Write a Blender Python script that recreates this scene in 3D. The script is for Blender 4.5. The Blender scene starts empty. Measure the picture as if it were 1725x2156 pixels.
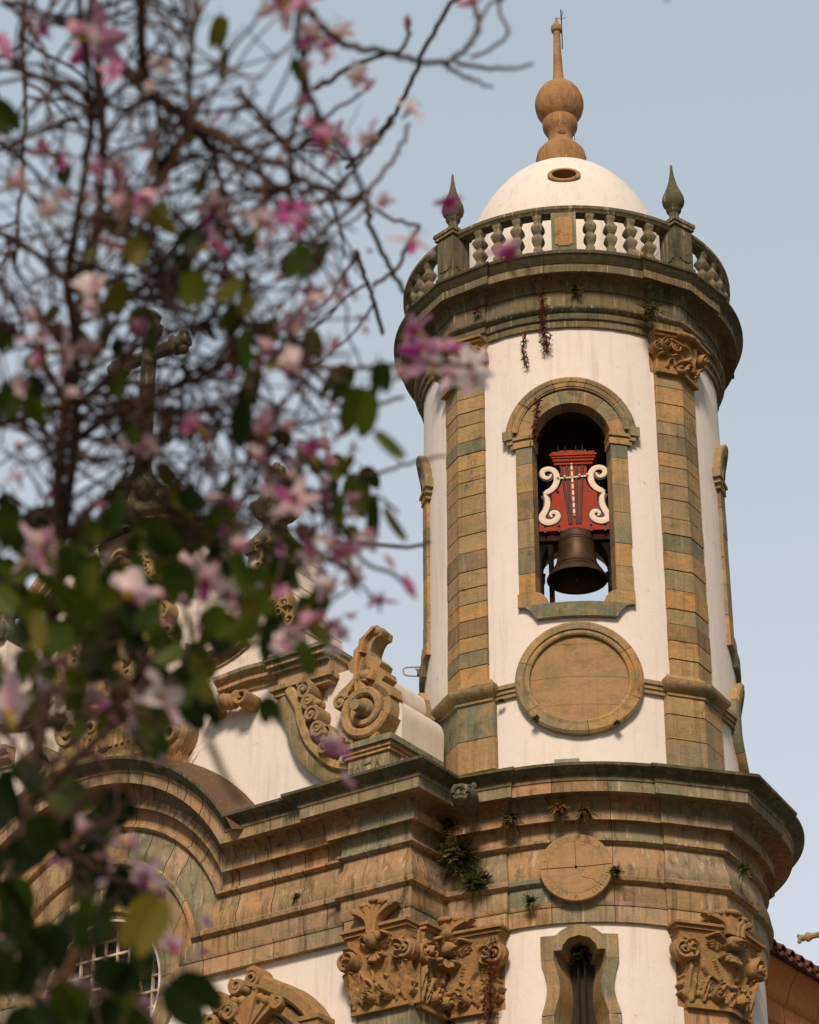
import bpy, math, random
import numpy as np
from math import sin, cos, tan, pi, radians, sqrt, atan2
S = bpy.context.scene
COL = S.collection
rng = random.Random(7)

# ------------------------------------------------------------------ camera, sky, sun, exposure
PITCH = radians(29.2); FPX = 5500.0; CX, CY = 862.5, 1078.0      # focal length in photo pixels (1725 wide)
cam_d = bpy.data.cameras.new('camera'); cam = bpy.data.objects.new('camera', cam_d); COL.objects.link(cam)
cam.location = (0, 0, 1.6); cam.rotation_euler = (radians(90) + PITCH, 0, 0)
cam_d.sensor_fit = 'VERTICAL'; cam_d.sensor_height = 36; cam_d.lens = FPX / 2156 * 36
cam_d.clip_start = 0.1; cam_d.clip_end = 3000
cam_d.dof.use_dof = True; cam_d.dof.focus_distance = 43; cam_d.dof.aperture_fstop = 5.6
S.camera = cam
SUN_EL, SUN_AZ = radians(38), radians(187)                       # azimuth from +Y, clockwise
W = bpy.data.worlds.new("World"); S.world = W; W.use_nodes = True
nt = W.node_tree; nt.nodes.clear()
sky = nt.nodes.new('ShaderNodeTexSky'); sky.sky_type = 'NISHITA'; sky.sun_disc = False
sky.sun_elevation = SUN_EL; sky.sun_rotation = SUN_AZ; sky.air_density = 1.0; sky.dust_density = 2.0; sky.ozone_density = 1.0
bg = nt.nodes.new('ShaderNodeBackground'); wo = nt.nodes.new('ShaderNodeOutputWorld')
hsv = nt.nodes.new('ShaderNodeHueSaturation'); hsv.inputs['Saturation'].default_value = 0.50; hsv.inputs['Value'].default_value = 1.45
tint = nt.nodes.new('ShaderNodeMix'); tint.data_type = 'RGBA'; tint.blend_type = 'MULTIPLY'; tint.inputs[0].default_value = 1.0
tint.inputs[7].default_value = (0.93, 1.0, 1.0, 1)
nt.links.new(sky.outputs[0], hsv.inputs['Color']); nt.links.new(hsv.outputs[0], tint.inputs[6])
veil = nt.nodes.new('ShaderNodeMix'); veil.data_type = 'RGBA'; veil.inputs[0].default_value = 0.62     # thin even veil of high cloud
veil.inputs[7].default_value = (3.3, 3.72, 4.05, 1); nt.links.new(tint.outputs[2], veil.inputs[6])
# veil fades out behind the camera; sky there is dimmed to cut fill
tcw = nt.nodes.new('ShaderNodeTexCoord'); sxyz = nt.nodes.new('ShaderNodeSeparateXYZ'); nt.links.new(tcw.outputs['Generated'], sxyz.inputs[0])
mr = nt.nodes.new('ShaderNodeMapRange'); mr.interpolation_type = 'SMOOTHSTEP'; nt.links.new(sxyz.outputs['Y'], mr.inputs[0])
for i_, v_ in ((1, -0.25), (2, 0.45), (3, 0.0), (4, 0.70)): mr.inputs[i_].default_value = v_
vz_ = nt.nodes.new('ShaderNodeMapRange'); nt.links.new(sxyz.outputs['Z'], vz_.inputs[0])
for i_, v_ in ((1, 0.28), (2, 0.66), (3, 0.0), (4, 1.0)): vz_.inputs[i_].default_value = v_
vmx = nt.nodes.new('ShaderNodeMix'); vmx.data_type = 'RGBA'; nt.links.new(vz_.outputs[0], vmx.inputs[0])
vmx.inputs[6].default_value = (4.55, 4.45, 4.75, 1); vmx.inputs[7].default_value = (3.2, 3.75, 4.15, 1); nt.links.new(vmx.outputs[2], veil.inputs[7])
nt.links.new(mr.outputs[0], veil.inputs[0])
mr2 = nt.nodes.new('ShaderNodeMapRange'); mr2.interpolation_type = 'SMOOTHSTEP'; nt.links.new(sxyz.outputs['Y'], mr2.inputs[0])
for i_, v_ in ((1, -0.25), (2, 0.45), (3, 0.22), (4, 1.0)): mr2.inputs[i_].default_value = v_
mr3 = nt.nodes.new('ShaderNodeMath'); mr3.operation = 'MULTIPLY'; mr3.inputs[1].default_value = 1.45; nt.links.new(mr2.outputs[0], mr3.inputs[0]); nt.links.new(mr3.outputs[0], hsv.inputs['Value'])
nt.links.new(veil.outputs[2], bg.inputs[0]); nt.links.new(bg.outputs[0], wo.inputs[0])
bg.inputs[1].default_value = 0.15
sd = bpy.data.lights.new('sun', 'SUN'); sun = bpy.data.objects.new('sun', sd); COL.objects.link(sun)
sd.energy = 3.5; sd.angle = radians(13); sd.color = (1.0, 0.81, 0.64)
sun.location = (0, -20, 30)
sun.rotation_euler = (radians(90) - SUN_EL, 0, -SUN_AZ + pi)
S.view_settings.view_transform = 'Standard'; S.view_settings.look = 'None'
S.view_settings.exposure = 0.0; S.view_settings.gamma = 1.0

# ------------------------------------------------------------------ helpers
SP, CP = sin(PITCH), cos(PITCH)
CAM = np.array([0, 0, 1.6])
def ray(x, y):
    a, b = (x - CX) / FPX, -(y - CY) / FPX
    d = np.array([a, CP - b * SP, SP + b * CP]); return d
def at_depth(x, y, d):                       # a point d metres from the eye along the sight line of a photo pixel
    r = ray(x, y); return CAM + r * (d / np.linalg.norm(r))

class MB:
    def __init__(s): s.v = []; s.f = []; s.r = []
    def add(s, v, f, r=0.5):
        o = len(s.v); s.v.extend([tuple(map(float, p)) for p in v])
        for i, q in enumerate(f):
            s.f.append([o + k for k in q]); s.r.append(r[i] if isinstance(r, (list, np.ndarray)) else r)
    def grid(s, P, r=0.5, close_u=False, flip=False):            # P: rows x cols x 3
        n, m = len(P), len(P[0]); f = []; rr = []
        for i in range(n - 1):
            for j in range(m if close_u else m - 1):
                k = (j + 1) % m
                q = [i*m+j, i*m+k, (i+1)*m+k, (i+1)*m+j]
                f.append(q[::-1] if flip else q)
                rr.append(r(i, j) if callable(r) else r)
        s.add([p for row in P for p in row], f, rr)
WLOC = {}
def obj(name, mb, mat, parent=None, label=None, cat=None, group=None, kind=None, smooth=32, origin=None):
    v = np.array(mb.v)
    c = np.array(origin) if origin is not None else np.array([(v[:,0].min()+v[:,0].max())/2, (v[:,1].min()+v[:,1].max())/2, v[:,2].min()])
    me = bpy.data.meshes.new(name); me.from_pydata((v - c).tolist(), [], mb.f)
    a = me.attributes.new('rnd', 'FLOAT', 'FACE'); a.data.foreach_set('value', np.array(mb.r, dtype=np.float32))
    me.materials.append(mat)
    if smooth:
        me.polygons.foreach_set('use_smooth', [True] * len(me.polygons)); me.set_sharp_from_angle(angle=radians(smooth))
    me.update()
    o = bpy.data.objects.new(name, me); COL.objects.link(o)
    if parent is not None:
        o.parent = parent; o.location = c - WLOC[parent.name]
    else: o.location = c
    WLOC[o.name] = c
    tag(o, label, cat, group, kind); return o
def tag(o, label=None, cat=None, group=None, kind=None):
    if label: o['label'] = label
    if cat: o['category'] = cat
    if group: o['group'] = group
    if kind: o['kind'] = kind
def thing(name, loc, label, cat, group=None):
    o = bpy.data.objects.new(name, None); COL.objects.link(o); o.location = loc; o.empty_display_size = 0.3
    WLOC[o.name] = np.array(loc, float); tag(o, label, cat, group); return o
def copy_to(o, parent, loc, rotz=0.0, label=None):               # loc in world
    c = o.copy(); COL.objects.link(c); c.parent = parent
    base = WLOC[parent.name] if parent is not None else np.zeros(3)
    c.location = np.array(loc) - base; c.rotation_euler = (0, 0, rotz); WLOC[c.name] = np.array(loc, float)
    if label: c['label'] = label
    return c

ID = lambda a, b, c: (a, b, c)
def box(mb, a0, a1, b0, b1, c0, c1, M=ID, r=0.5, n=1):           # box in mapped space, n slices along a
    A = np.linspace(a0, a1, n + 1); V = []; F = []
    for a in A: V += [M(a, b0, c0), M(a, b1, c0), M(a, b1, c1), M(a, b0, c1)]
    for i in range(n):
        o = 4 * i
        for k in range(4): F.append([o+k, o+(k+1) % 4, o+4+(k+1) % 4, o+4+k])
    F.append([3, 2, 1, 0]); e = 4 * n; F.append([e, e+1, e+2, e+3])
    mb.add(V, F, r)
def prism(mb, poly, c0, c1, M=ID, r=0.5):                        # polygon (a,b) extruded along c
    n = len(poly); V = [M(a, b, c0) for a, b in poly] + [M(a, b, c1) for a, b in poly]
    F = [list(range(n))[::-1], list(range(n, 2*n))] + [[i, (i+1) % n, n+(i+1) % n, n+i] for i in range(n)]
    mb.add(V, F, r)
def tube(mb, pts, rad, n=8, r=0.5, cap=True, flat=1.0):
    P = np.array(pts, float); m = len(P)
    if np.isscalar(rad): rad = [rad] * m
    T = np.gradient(P, axis=0); T /= np.linalg.norm(T, axis=1)[:, None] + 1e-9
    ref = np.array([0, 0, 1.0]) if abs(T[0][2]) < 0.9 else np.array([1.0, 0, 0])
    N = np.cross(T[0], ref); N /= np.linalg.norm(N); rows = []
    for i in range(m):
        N = N - T[i] * (N @ T[i]); N /= np.linalg.norm(N) + 1e-9
        B = np.cross(T[i], N)
        rows.append([P[i] + rad[i] * (N * cos(2*pi*k/n) + B * flat * sin(2*pi*k/n)) for k in range(n)])
    mb.grid(rows, r, close_u=True)
    if cap:
        mb.add(rows[0], [list(range(n))[::-1]], r); mb.add(rows[-1], [list(range(n))], r)
def lathe(mb, prof, c=(0, 0, 0), n=32, r=0.5, flute=None):
    rows = [[(c[0] + q*cos(2*pi*k/n)*(flute(k, z) if flute else 1), c[1] + q*sin(2*pi*k/n)*(flute(k, z) if flute else 1), c[2] + z) for k in range(n)] for q, z in prof]
    mb.grid(rows, r, close_u=True)
    mb.add(rows[0], [list(range(n))[::-1]], r); mb.add(rows[-1], [list(range(n))], r)
def ball(mb, c, rx, ry=None, rz=None, n=12, m=8, r=0.5, M=None):
    ry = rx if ry is None else ry; rz = rx if rz is None else rz
    rows = []
    for i in range(m + 1):
        t = -pi/2 + pi * i / m; q = max(cos(t), 0.02)
        rows.append([(c[0] + rx*q*cos(2*pi*k/n), c[1] + ry*q*sin(2*pi*k/n), c[2] + rz*sin(t)) for k in range(n)])
    if M: rows = [[M(*p) for p in row] for row in rows]
    mb.grid(rows, r, close_u=True); mb.add(rows[0], [list(range(n))[::-1]], r); mb.add(rows[-1], [list(range(n))], r)
def smoothpts(pts, k=4):                                         # Catmull-Rom
    P = np.array(pts, float); out = []
    Q = np.vstack([2*P[0]-P[1], P, 2*P[-1]-P[-2]])
    for i in range(1, len(Q) - 2):
        a, b, c, d = Q[i-1], Q[i], Q[i+1], Q[i+2]
        for t in np.linspace(0, 1, k, endpoint=False):
            out.append(0.5*((2*b) + (c-a)*t + (2*a-5*b+4*c-d)*t*t + (3*b-a-3*c+d)*t**3))
    out.append(P[-1]); return np.array(out)
def ribbon(mb, pts, w, d0, d1, M, r=0.5, rise=0.0):              # a raised band along a path in a mapped plane
    P = np.array(pts, float); n = len(P)
    if np.isscalar(w): w = [w] * n
    T = np.gradient(P, axis=0); T /= np.linalg.norm(T, axis=1)[:, None] + 1e-9
    N = np.stack([-T[:, 1], T[:, 0]], 1); rows = []
    for i in range(n):
        L = P[i] + N[i]*w[i]/2; R = P[i] - N[i]*w[i]/2; l2 = P[i] + N[i]*w[i]*0.3; r2 = P[i] - N[i]*w[i]*0.3
        rows.append([M(L[0], L[1], d0), M(L[0], L[1], d1 - rise), M(l2[0], l2[1], d1), M(r2[0], r2[1], d1), M(R[0], R[1], d1 - rise), M(R[0], R[1], d0)])
    mb.grid(rows, r, flip=True)
    mb.add(rows[0], [[0, 1, 2, 3, 4, 5]], r); mb.add(rows[-1], [[5, 4, 3, 2, 1, 0]], r)
def spiral(cx, cz, R0, R1, a0, turns, n=30, sgn=1):
    out = []
    for i in range(n):
        t = i/(n-1); q = R0 + (R1-R0)*t; a = a0 + sgn*2*pi*turns*t
        out.append((cx + q*cos(a), cz + q*sin(a)))
    return out

# ------------------------------------------------------------------ materials
def newmat(name):
    m = bpy.data.materials.new(name); m.use_nodes = True; n = m.node_tree; b = n.nodes['Principled BSDF']; return m, n, b
def N(nt, t, **kw):
    x = nt.nodes.new(t)
    for k, v in kw.items(): setattr(x, k, v)
    return x
def ramp(nt, fac, stops, interp='LINEAR'):
    r = N(nt, 'ShaderNodeValToRGB'); r.color_ramp.interpolation = interp
    e = r.color_ramp.elements
    while len(e) < len(stops): e.new(0.5)
    for i, (p, c) in enumerate(stops):
        e[i].position = p; e[i].color = (*c, 1) if len(c) == 3 else c
    nt.links.new(fac, r.inputs[0]); return r.outputs[0]
def mixc(nt, fac, a, b, mode='MIX'):
    m = N(nt, 'ShaderNodeMix', data_type='RGBA', blend_type=mode)
    if hasattr(fac, 'is_linked'): nt.links.new(fac, m.inputs[0])
    else: m.inputs[0].default_value = fac
    for s, x in ((6, a), (7, b)):
        if hasattr(x, 'is_linked'): nt.links.new(x, m.inputs[s])
        else: m.inputs[s].default_value = (*x, 1)
    return m.outputs[2]
def noise(nt, vec, scale, detail=5, rough=0.6, dist=0.0):
    n = N(nt, 'ShaderNodeTexNoise'); n.inputs['Scale'].default_value = scale; n.inputs['Detail'].default_value = detail
    n.inputs['Roughness'].default_value = rough; n.inputs['Distortion'].default_value = dist
    nt.links.new(vec, n.inputs['Vector']); return n.outputs['Fac']
def scaled(nt, vec, s):
    m = N(nt, 'ShaderNodeMapping'); m.inputs['Scale'].default_value = s; nt.links.new(vec, m.inputs['Vector']); return m.outputs[0]
def bump(nt, b, h, strength, dist=0.02):
    p = N(nt, 'ShaderNodeBump'); p.inputs['Strength'].default_value = strength; p.inputs['Distance'].default_value = dist
    nt.links.new(h, p.inputs['Height']); nt.links.new(p.outputs[0], b.inputs['Normal'])
PALETTE = [(0.0, (0.150, 0.160, 0.095)), (0.16, (0.350, 0.225, 0.082)), (0.30, (0.260, 0.180, 0.078)), (0.44, (0.175, 0.170, 0.100)),
           (0.58, (0.400, 0.205, 0.060)), (0.72, (0.300, 0.200, 0.085)), (0.86, (0.120, 0.135, 0.085)), (1.0, (0.190, 0.115, 0.050))]
LOWPAL = [(0.0, (0.175, 0.170, 0.105)), (0.2, (0.350, 0.205, 0.090)), (0.38, (0.300, 0.195, 0.095)), (0.55, (0.150, 0.160, 0.105)), (0.7, (0.385, 0.200, 0.085)), (0.85, (0.330, 0.225, 0.125)), (1.0, (0.230, 0.140, 0.065))]
CARVED = [(0.0, (0.34, 0.19, 0.065)), (0.5, (0.40, 0.22, 0.075)), (1.0, (0.30, 0.19, 0.08))]
def stone(name, pal=PALETTE, dark=0.35, warm=0.5, streak=0.5, gain=1.0, green=0.35, veins=0.4):
    m, t, b = newmat(name)
    geo = N(t, 'ShaderNodeNewGeometry').outputs['Position']
    at = N(t, 'ShaderNodeAttribute', attribute_name='rnd').outputs['Fac']
    base = ramp(t, at, [(p, (c[0]*gain*0.97, c[1]*gain*0.995, c[2]*gain*1.12)) for p, c in pal])
    # veins and clouds of ochre and grey-green inside every block
    warp = noise(t, geo, 1.1, 4, 0.6, 1.5)
    base = mixc(t, ramp(t, warp, [(0.42, (0, 0, 0)), (0.66, (warm,)*3)]), base, tuple(x*gain for x in (0.43, 0.255, 0.105)))
    g2 = noise(t, scaled(t, geo, (0.8, 0.8, 1.6)), 1.7, 5, 0.6, 2.0)
    base = mixc(t, ramp(t, g2, [(0.47, (0, 0, 0)), (0.66, (green,)*3)]), base, tuple(x*gain for x in (0.125, 0.142, 0.078)))
    vein = noise(t, scaled(t, geo, (1.2, 1.2, 5.0)), 2.6, 6, 0.7, 3.0)
    base = mixc(t, ramp(t, vein, [(0.475, (0, 0, 0)), (0.5, (veins,)*3), (0.525, (0, 0, 0))]), base, (0.11, 0.062, 0.028))
    # water streaks running down, pale and dark
    st = noise(t, scaled(t, geo, (7, 7, 0.55)), 1.4, 4, 0.6, 0.3)
    base = mixc(t, ramp(t, st, [(0.50, (0, 0, 0)), (0.78, (streak,)*3)]), base, (0.060, 0.046, 0.028))
    st2 = noise(t, scaled(t, geo, (9, 9, 0.7)), 1.7, 3, 0.6, 0.2)
    base = mixc(t, ramp(t, st2, [(0.58, (0, 0, 0)), (0.70, (streak*0.85,)*3)]), base, (0.56, 0.44, 0.30))
    # black lichen blotches
    li = noise(t, geo, 2.1, 9, 0.74, 0.8)
    base = mixc(t, ramp(t, li, [(0.56, (0, 0, 0)), (0.70, (dark*1.6,)*3)]), base, (0.035, 0.028, 0.018))
    sp = noise(t, geo, 34, 4, 0.7)
    base = mixc(t, 0.35, base, ramp(t, sp, [(0.3, (0.6,)*3), (0.7, (1.25,)*3)]), 'MULTIPLY')
    # black-green crust on the weather-beaten courses
    g1 = N(t, 'ShaderNodeMath', operation='LESS_THAN'); t.links.new(at, g1.inputs[0]); g1.inputs[1].default_value = -0.05
    cn = noise(t, scaled(t, geo, (2.2, 2.2, 1.2)), 1.6, 6, 0.7, 0.8)
    cm = N(t, 'ShaderNodeMath', operation='MULTIPLY'); t.links.new(g1.outputs[0], cm.inputs[0]); t.links.new(ramp(t, cn, [(0.30, (0.35,)*3), (0.62, (0.92,)*3)]), cm.inputs[1])
    base = mixc(t, cm.outputs[0], base, (0.062, 0.055, 0.030))
    # joints
    lt = N(t, 'ShaderNodeMath', operation='LESS_THAN'); t.links.new(at, lt.inputs[0]); lt.inputs[1].default_value = -0.5
    base = mixc(t, lt.outputs[0], base, (0.055, 0.040, 0.024))
    t.links.new(base, b.inputs['Base Color']); b.inputs['Roughness'].default_value = 0.88
    b.inputs['Specular IOR Level'].default_value = 0.2
    h = noise(t, geo, 12, 8, 0.75, 0.4); bump(t, b, h, 0.55, 0.035); return m
def plaster(name, col=(0.80, 0.735, 0.675), grime=0.12):
    m, t, b = newmat(name)
    geo = N(t, 'ShaderNodeNewGeometry').outputs['Position']
    n1 = noise(t, geo, 0.9, 6, 0.65, 0.5)
    c = mixc(t, ramp(t, n1, [(0.35, (0, 0, 0)), (0.7, (0.5,)*3)]), col, tuple(x*y for x, y in zip(col, (0.95, 0.915, 0.87))))
    s = noise(t, scaled(t, geo, (5, 5, 0.35)), 1.2, 5, 0.65, 0.2)
    c = mixc(t, ramp(t, s, [(0.52, (0, 0, 0)), (0.75, (grime,)*3)]), c, (0.33, 0.27, 0.20))
    cr = noise(t, geo, 1.6, 9, 0.75, 2.5)
    c = mixc(t, ramp(t, cr, [(0.492, (0, 0, 0)), (0.5, (grime*0.6,)*3), (0.508, (0, 0, 0))]), c, (0.22, 0.17, 0.12))
    bl = noise(t, geo, 2.4, 8, 0.78)
    c = mixc(t, ramp(t, bl, [(0.62, (0, 0, 0)), (0.72, (grime*2.2,)*3)]), c, (0.12, 0.10, 0.07))
    t.links.new(c, b.inputs['Base Color']); b.inputs['Roughness'].default_value = 0.92; b.inputs['Specular IOR Level'].default_value = 0.15
    h = noise(t, geo, 7, 7, 0.7); bump(t, b, h, 0.25, 0.03); return m
def plain(name, col, rough=0.6, metal=0.0, var=0.25, scale=6, bmp=0.2, spec=0.3):
    m, t, b = newmat(name)
    geo = N(t, 'ShaderNodeNewGeometry').outputs['Position']
    n1 = noise(t, geo, scale, 6, 0.65, 0.4)
    c = mixc(t, ramp(t, n1, [(0.3, (0, 0, 0)), (0.75, (1,)*3)]), tuple(x*(1-var) for x in col), tuple(min(1, x*(1+var)) for x in col))
    t.links.new(c, b.inputs['Base Color']); b.inputs['Roughness'].default_value = rough; b.inputs['Metallic'].default_value = metal
    b.inputs['Specular IOR Level'].default_value = spec
    if bmp: bump(t, b, noise(t, geo, scale*6, 5, 0.7), bmp, 0.01)
    return m
def leafmat(name, stops, trans=0.35, rough=0.5):
    m, t, b = newmat(name)
    at = N(t, 'ShaderNodeAttribute', attribute_name='rnd').outputs['Fac']
    c = ramp(t, at, stops)
    t.links.new(c, b.inputs['Base Color']); b.inputs['Roughness'].default_value = rough; b.inputs['Specular IOR Level'].default_value = 0.25
    tr = N(t, 'ShaderNodeBsdfTranslucent'); t.links.new(c, tr.inputs[0])
    mx = N(t, 'ShaderNodeMixShader'); mx.inputs[0].default_value = trans
    t.links.new(b.outputs[0], mx.inputs[1]); t.links.new(tr.outputs[0], mx.inputs[2])
    t.links.new(mx.outputs[0], t.nodes['Material Output'].inputs[0]); return m
M_STONE = stone('ashlar_stone', dark=0.45, warm=0.45, streak=0.45, green=0.5, gain=1.38, veins=0.55)
M_LOW = stone('weathered_stone', LOWPAL, dark=0.55, warm=0.22, streak=0.9, gain=1.38, green=0.45, veins=0.25)
M_TOP = stone('lichen_stone', [(0, (.095, .090, .045)), (.25, (.165, .125, .060)), (.5, (.075, .078, .045)), (.75, (.200, .155, .080)), (1, (.115, .105, .055))], dark=0.6, warm=0.10, streak=0.8, green=0.3, gain=1.3)
M_CARVE = stone('carved_stone', CARVED, dark=0.3, warm=0.35, streak=0.3, green=0.45, gain=1.0)
M_DISC = stone('disc_stone', [(0.0, (0.40, 0.25, 0.11)), (1.0, (0.44, 0.27, 0.11))], dark=0.2, warm=0.5, streak=0.15, green=0.35, gain=1.02)
M_TERRA = stone('ochre_stone', [(0.0, (0.40, 0.19, 0.07)), (1.0, (0.36, 0.19, 0.08))], dark=0.45, warm=0.5, streak=0.5, green=0.12, gain=1.12)
M_WHITE = plaster('white_plaster', (0.80, 0.745, 0.69), 0.32)
M_OLDWHITE = plaster('stained_plaster', (0.74, 0.67, 0.61), 0.32)
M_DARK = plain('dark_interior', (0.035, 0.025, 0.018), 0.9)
M_WOOD = plain('dark_timber', (0.06, 0.030, 0.018), 0.7)
M_RED = plain('red_paint', (0.33, 0.038, 0.015), 0.65, var=0.22, scale=3, spec=0.15)
M_CREAM = plain('cream_paint', (0.74, 0.62, 0.49), 0.6, var=0.08)
M_IRON = plain('black_iron', (0.022, 0.020, 0.019), 0.5, 0.3)
M_BRONZE = plain('old_bronze', (0.075, 0.045, 0.028), 0.5, 0.5, var=0.5, scale=4, bmp=0.25)
M_METAL = plain('galvanised_metal', (0.45, 0.43, 0.40), 0.4, 0.6)
M_ORANGE = stone('orange_render', [(0.0, (0.46, 0.17, 0.05)), (1.0, (0.42, 0.16, 0.05))], dark=0.2, warm=0.1, streak=0.25, green=0.0, gain=1.5)
M_TILE = plain('clay_tile', (0.13, 0.055, 0.035), 0.85, var=0.5, scale=5)
M_GLASS = plain('dark_glass', (0.03, 0.035, 0.04), 0.12, var=0.1, bmp=0, spec=0.5)
M_BARK = plain('tree_bark', (0.105, 0.060, 0.038), 0.85, var=0.4, scale=30, bmp=0.4)
M_TWIG = plain('young_twig', (0.105, 0.055, 0.045), 0.8, var=0.35, scale=25, bmp=0)
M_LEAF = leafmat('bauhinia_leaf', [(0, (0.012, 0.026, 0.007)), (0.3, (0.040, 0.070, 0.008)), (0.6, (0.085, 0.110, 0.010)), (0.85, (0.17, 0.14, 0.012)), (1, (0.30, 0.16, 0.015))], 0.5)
M_PETAL = leafmat('orchid_petal', [(0, (0.90, 0.80, 0.78)), (0.4, (0.86, 0.60, 0.66)), (0.7, (0.62, 0.17, 0.42)), (0.8, (0.40, 0.02, 0.20)), (0.9, (0.40, 0.30, 0.04)), (1, (0.30, 0.22, 0.03))], 0.4)
M_FERN = leafmat('fern_frond', [(0, (0.04, 0.052, 0.012)), (0.5, (0.085, 0.085, 0.02)), (0.75, (0.20, 0.11, 0.03)), (1, (0.20, 0.045, 0.025))], 0.25)
M_VINE = leafmat('red_creeper', [(0, (0.10, 0.022, 0.018)), (1, (0.17, 0.045, 0.025))], 0.2)
M_GRASS = leafmat('dry_grass', [(0, (0.42, 0.20, 0.08)), (1, (0.50, 0.30, 0.13))], 0.3)

# ------------------------------------------------------------------ ground
mb = MB(); mb.add([(-1500, -1500, 0), (1500, -1500, 0), (1500, 1500, 0), (-1500, 1500, 0)], [[0, 1, 2, 3]])
obj('ground', mb, plain('stone_paving', (0.11, 0.085, 0.06), 0.9, var=0.25, scale=1.5), kind='structure', label='pale stone paved square in front of the church', smooth=0)

# ------------------------------------------------------------------ tower frame
D0 = 40.0; TX = 2.87
T = np.array([TX, sqrt(D0*D0 - TX*TX)])
FR = -T / np.linalg.norm(T); RT = np.array([-FR[1], FR[0]])
if RT[0] < 0: RT = -RT
TLOW = T + FR*0.26                           # the lower drum stands a little forward of the upper one
TC = [T]
def tw(r, phi, z):                           # polar round the tower axis; phi in degrees, 0 = front
    p = radians(phi); q = TC[0] + r*(sin(p)*RT + cos(p)*FR); return (q[0], q[1], z)
RU, RL = 2.62, 2.74
CS = [43, 137, 223, 317]
def bend(R, phi0=0.0):
    return lambda s, z, d: tw(R + d, phi0 + math.degrees(s / R), z)
tower = thing('bell_tower', (T[0], T[1], 0), 'tall round white bell tower with stone pilasters, balustrade and pale dome', 'tower')

def ress(R, c, hw, s, d0, o, dg=None):                # five plan points of a pilaster break with its arris, offset o outwards
    h = math.degrees((hw + o) / (R + o)); d = d0 * (hw + o) / hw if dg is None else d0*(1 + dg*o)
    return [(R+o, c-h), (R+o+s, c-h), (R+o+s+d, c), (R+o+s, c+h), (R+o, c+h)], h
def ring_sweep(R, prof, hw, s, d0, bands, name, mat, parent, seed, spacing=0.9, dg=None):
    rr = random.Random(seed); cols = []
    nj = 0; marks = []
    for k in range(4):
        c0, c1 = CS[k], CS[(k+1) % 4] + (360 if k == 3 else 0)
        cols += [('r', k, i) for i in range(5)]
        L = R*radians(c1 - c0) - 2*hw; nb = max(2, round(L/spacing)); js = []
        for b in range(1, nb): js.append((b + rr.uniform(-.25, .25))/nb)
        ts = sorted(set([i/18 for i in range(1, 18)] + [0.002, 0.998]))
        ts = [t for t in ts if all(abs(t-j) > 0.012 for j in js)]
        al = [(t, 0) for t in ts]
        for j in js: al += [(j - 0.0022, 1), (j + 0.0022, 2)]
        for t, kd in sorted(al): cols.append(('a', k, t, kd))
    rows = []
    for o, z in prof:
        row = []
        R5 = []; H = []
        for c in CS:
            a, h = ress(R, c, hw, s, d0, o, dg); R5.append(a); H.append(h)
        for cdef in cols:
            k = cdef[1]
            if cdef[0] == 'r': r_, p_ = R5[k][cdef[2]]; row.append(tw(r_, p_, z))
            else:
                a0 = CS[k] + H[k]; k2 = (k+1) % 4; a1 = CS[k2] - H[k2] + (360 if k == 3 else 0)
                row.append(tw(R+o, a0 + (a1-a0)*cdef[2], z))
        rows.append(row)
    nb = max(bands) + 1; tab = [[0.0]*len(cols) for _ in range(nb)]
    for b in range(nb):
        cur = rr.random()
        for j, cdef in enumerate(cols):
            if cdef[0] == 'a' and cdef[3] == 1 and rr.random() < 0.72: tab[b][j] = -1.0; cur = rr.random()
            elif cdef[0] == 'r' and cdef[2] in (0, 4): cur = rr.random(); tab[b][j] = cur
            else: tab[b][j] = cur
    mb = MB(); crust = max(bands); mb.grid(rows, lambda i, j: (-0.3 if bands[i] == crust and tab[bands[i]][j] > -.5 else tab[bands[i]][j]), close_u=True)
    mb.add(rows[-1], [list(range(len(rows[-1])))], 0.5)
    return obj(name, mb, mat, parent)

TC[0] = TLOW
# ---- lower shaft with the keyhole window
def polar_hole(mb, outline, centre, rect, M, Mi, K=7, r=0.5, mbr=None):
    """wall sheet round a star-shaped hole, outer face M, inner face Mi, reveal between them"""
    cx, cz = centre; s0, s1, z0, z1 = rect
    A = [(atan2(z-cz, s-cx), s, z) for s, z in outline]
    for s, z in ((s0, z0), (s1, z0), (s1, z1), (s0, z1)):
        a = atan2(z-cz, s-cx); dx, dz = cos(a), sin(a); best = None
        for i in range(len(outline)):
            (x0, y0), (x1, y1) = outline[i], outline[(i+1) % len(outline)]
            den = dx*(y1-y0) - dz*(x1-x0)
            if abs(den) < 1e-9: continue
            t = ((x0-cx)*(y1-y0) - (y0-cz)*(x1-x0))/den; q = ((x0-cx)*dz - (y0-cz)*dx)/den
            if t > 0 and -1e-6 <= q <= 1+1e-6: best = t
        if best: A.append((a, cx+dx*best, cz+dz*best))
    # extra border directions so the outer edge bends with the wall
    A.sort(); rows = [[] for _ in range(K+1)]
    for a, s, z in A:
        dx, dz = s-cx, z-cz; t = 1e9
        if dx > 1e-9: t = min(t, (s1-cx)/dx)
        if dx < -1e-9: t = min(t, (s0-cx)/dx)
        if dz > 1e-9: t = min(t, (z1-cz)/dz)
        if dz < -1e-9: t = min(t, (z0-cz)/dz)
        for k in range(K+1):
            q = 1 + (t-1)*k/K; rows[k].append((cx+dx*q, cz+dz*q))
    P = [[M(s, z, 0) for s, z in row] for row in rows]; Q = [[Mi(s, z, 0) for s, z in row] for row in rows]
    mb.grid(P, r, close_u=True); mb.grid(Q, r, close_u=True, flip=True); (mbr or mb).grid([Q[0], P[0]], r, close_u=True)
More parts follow.
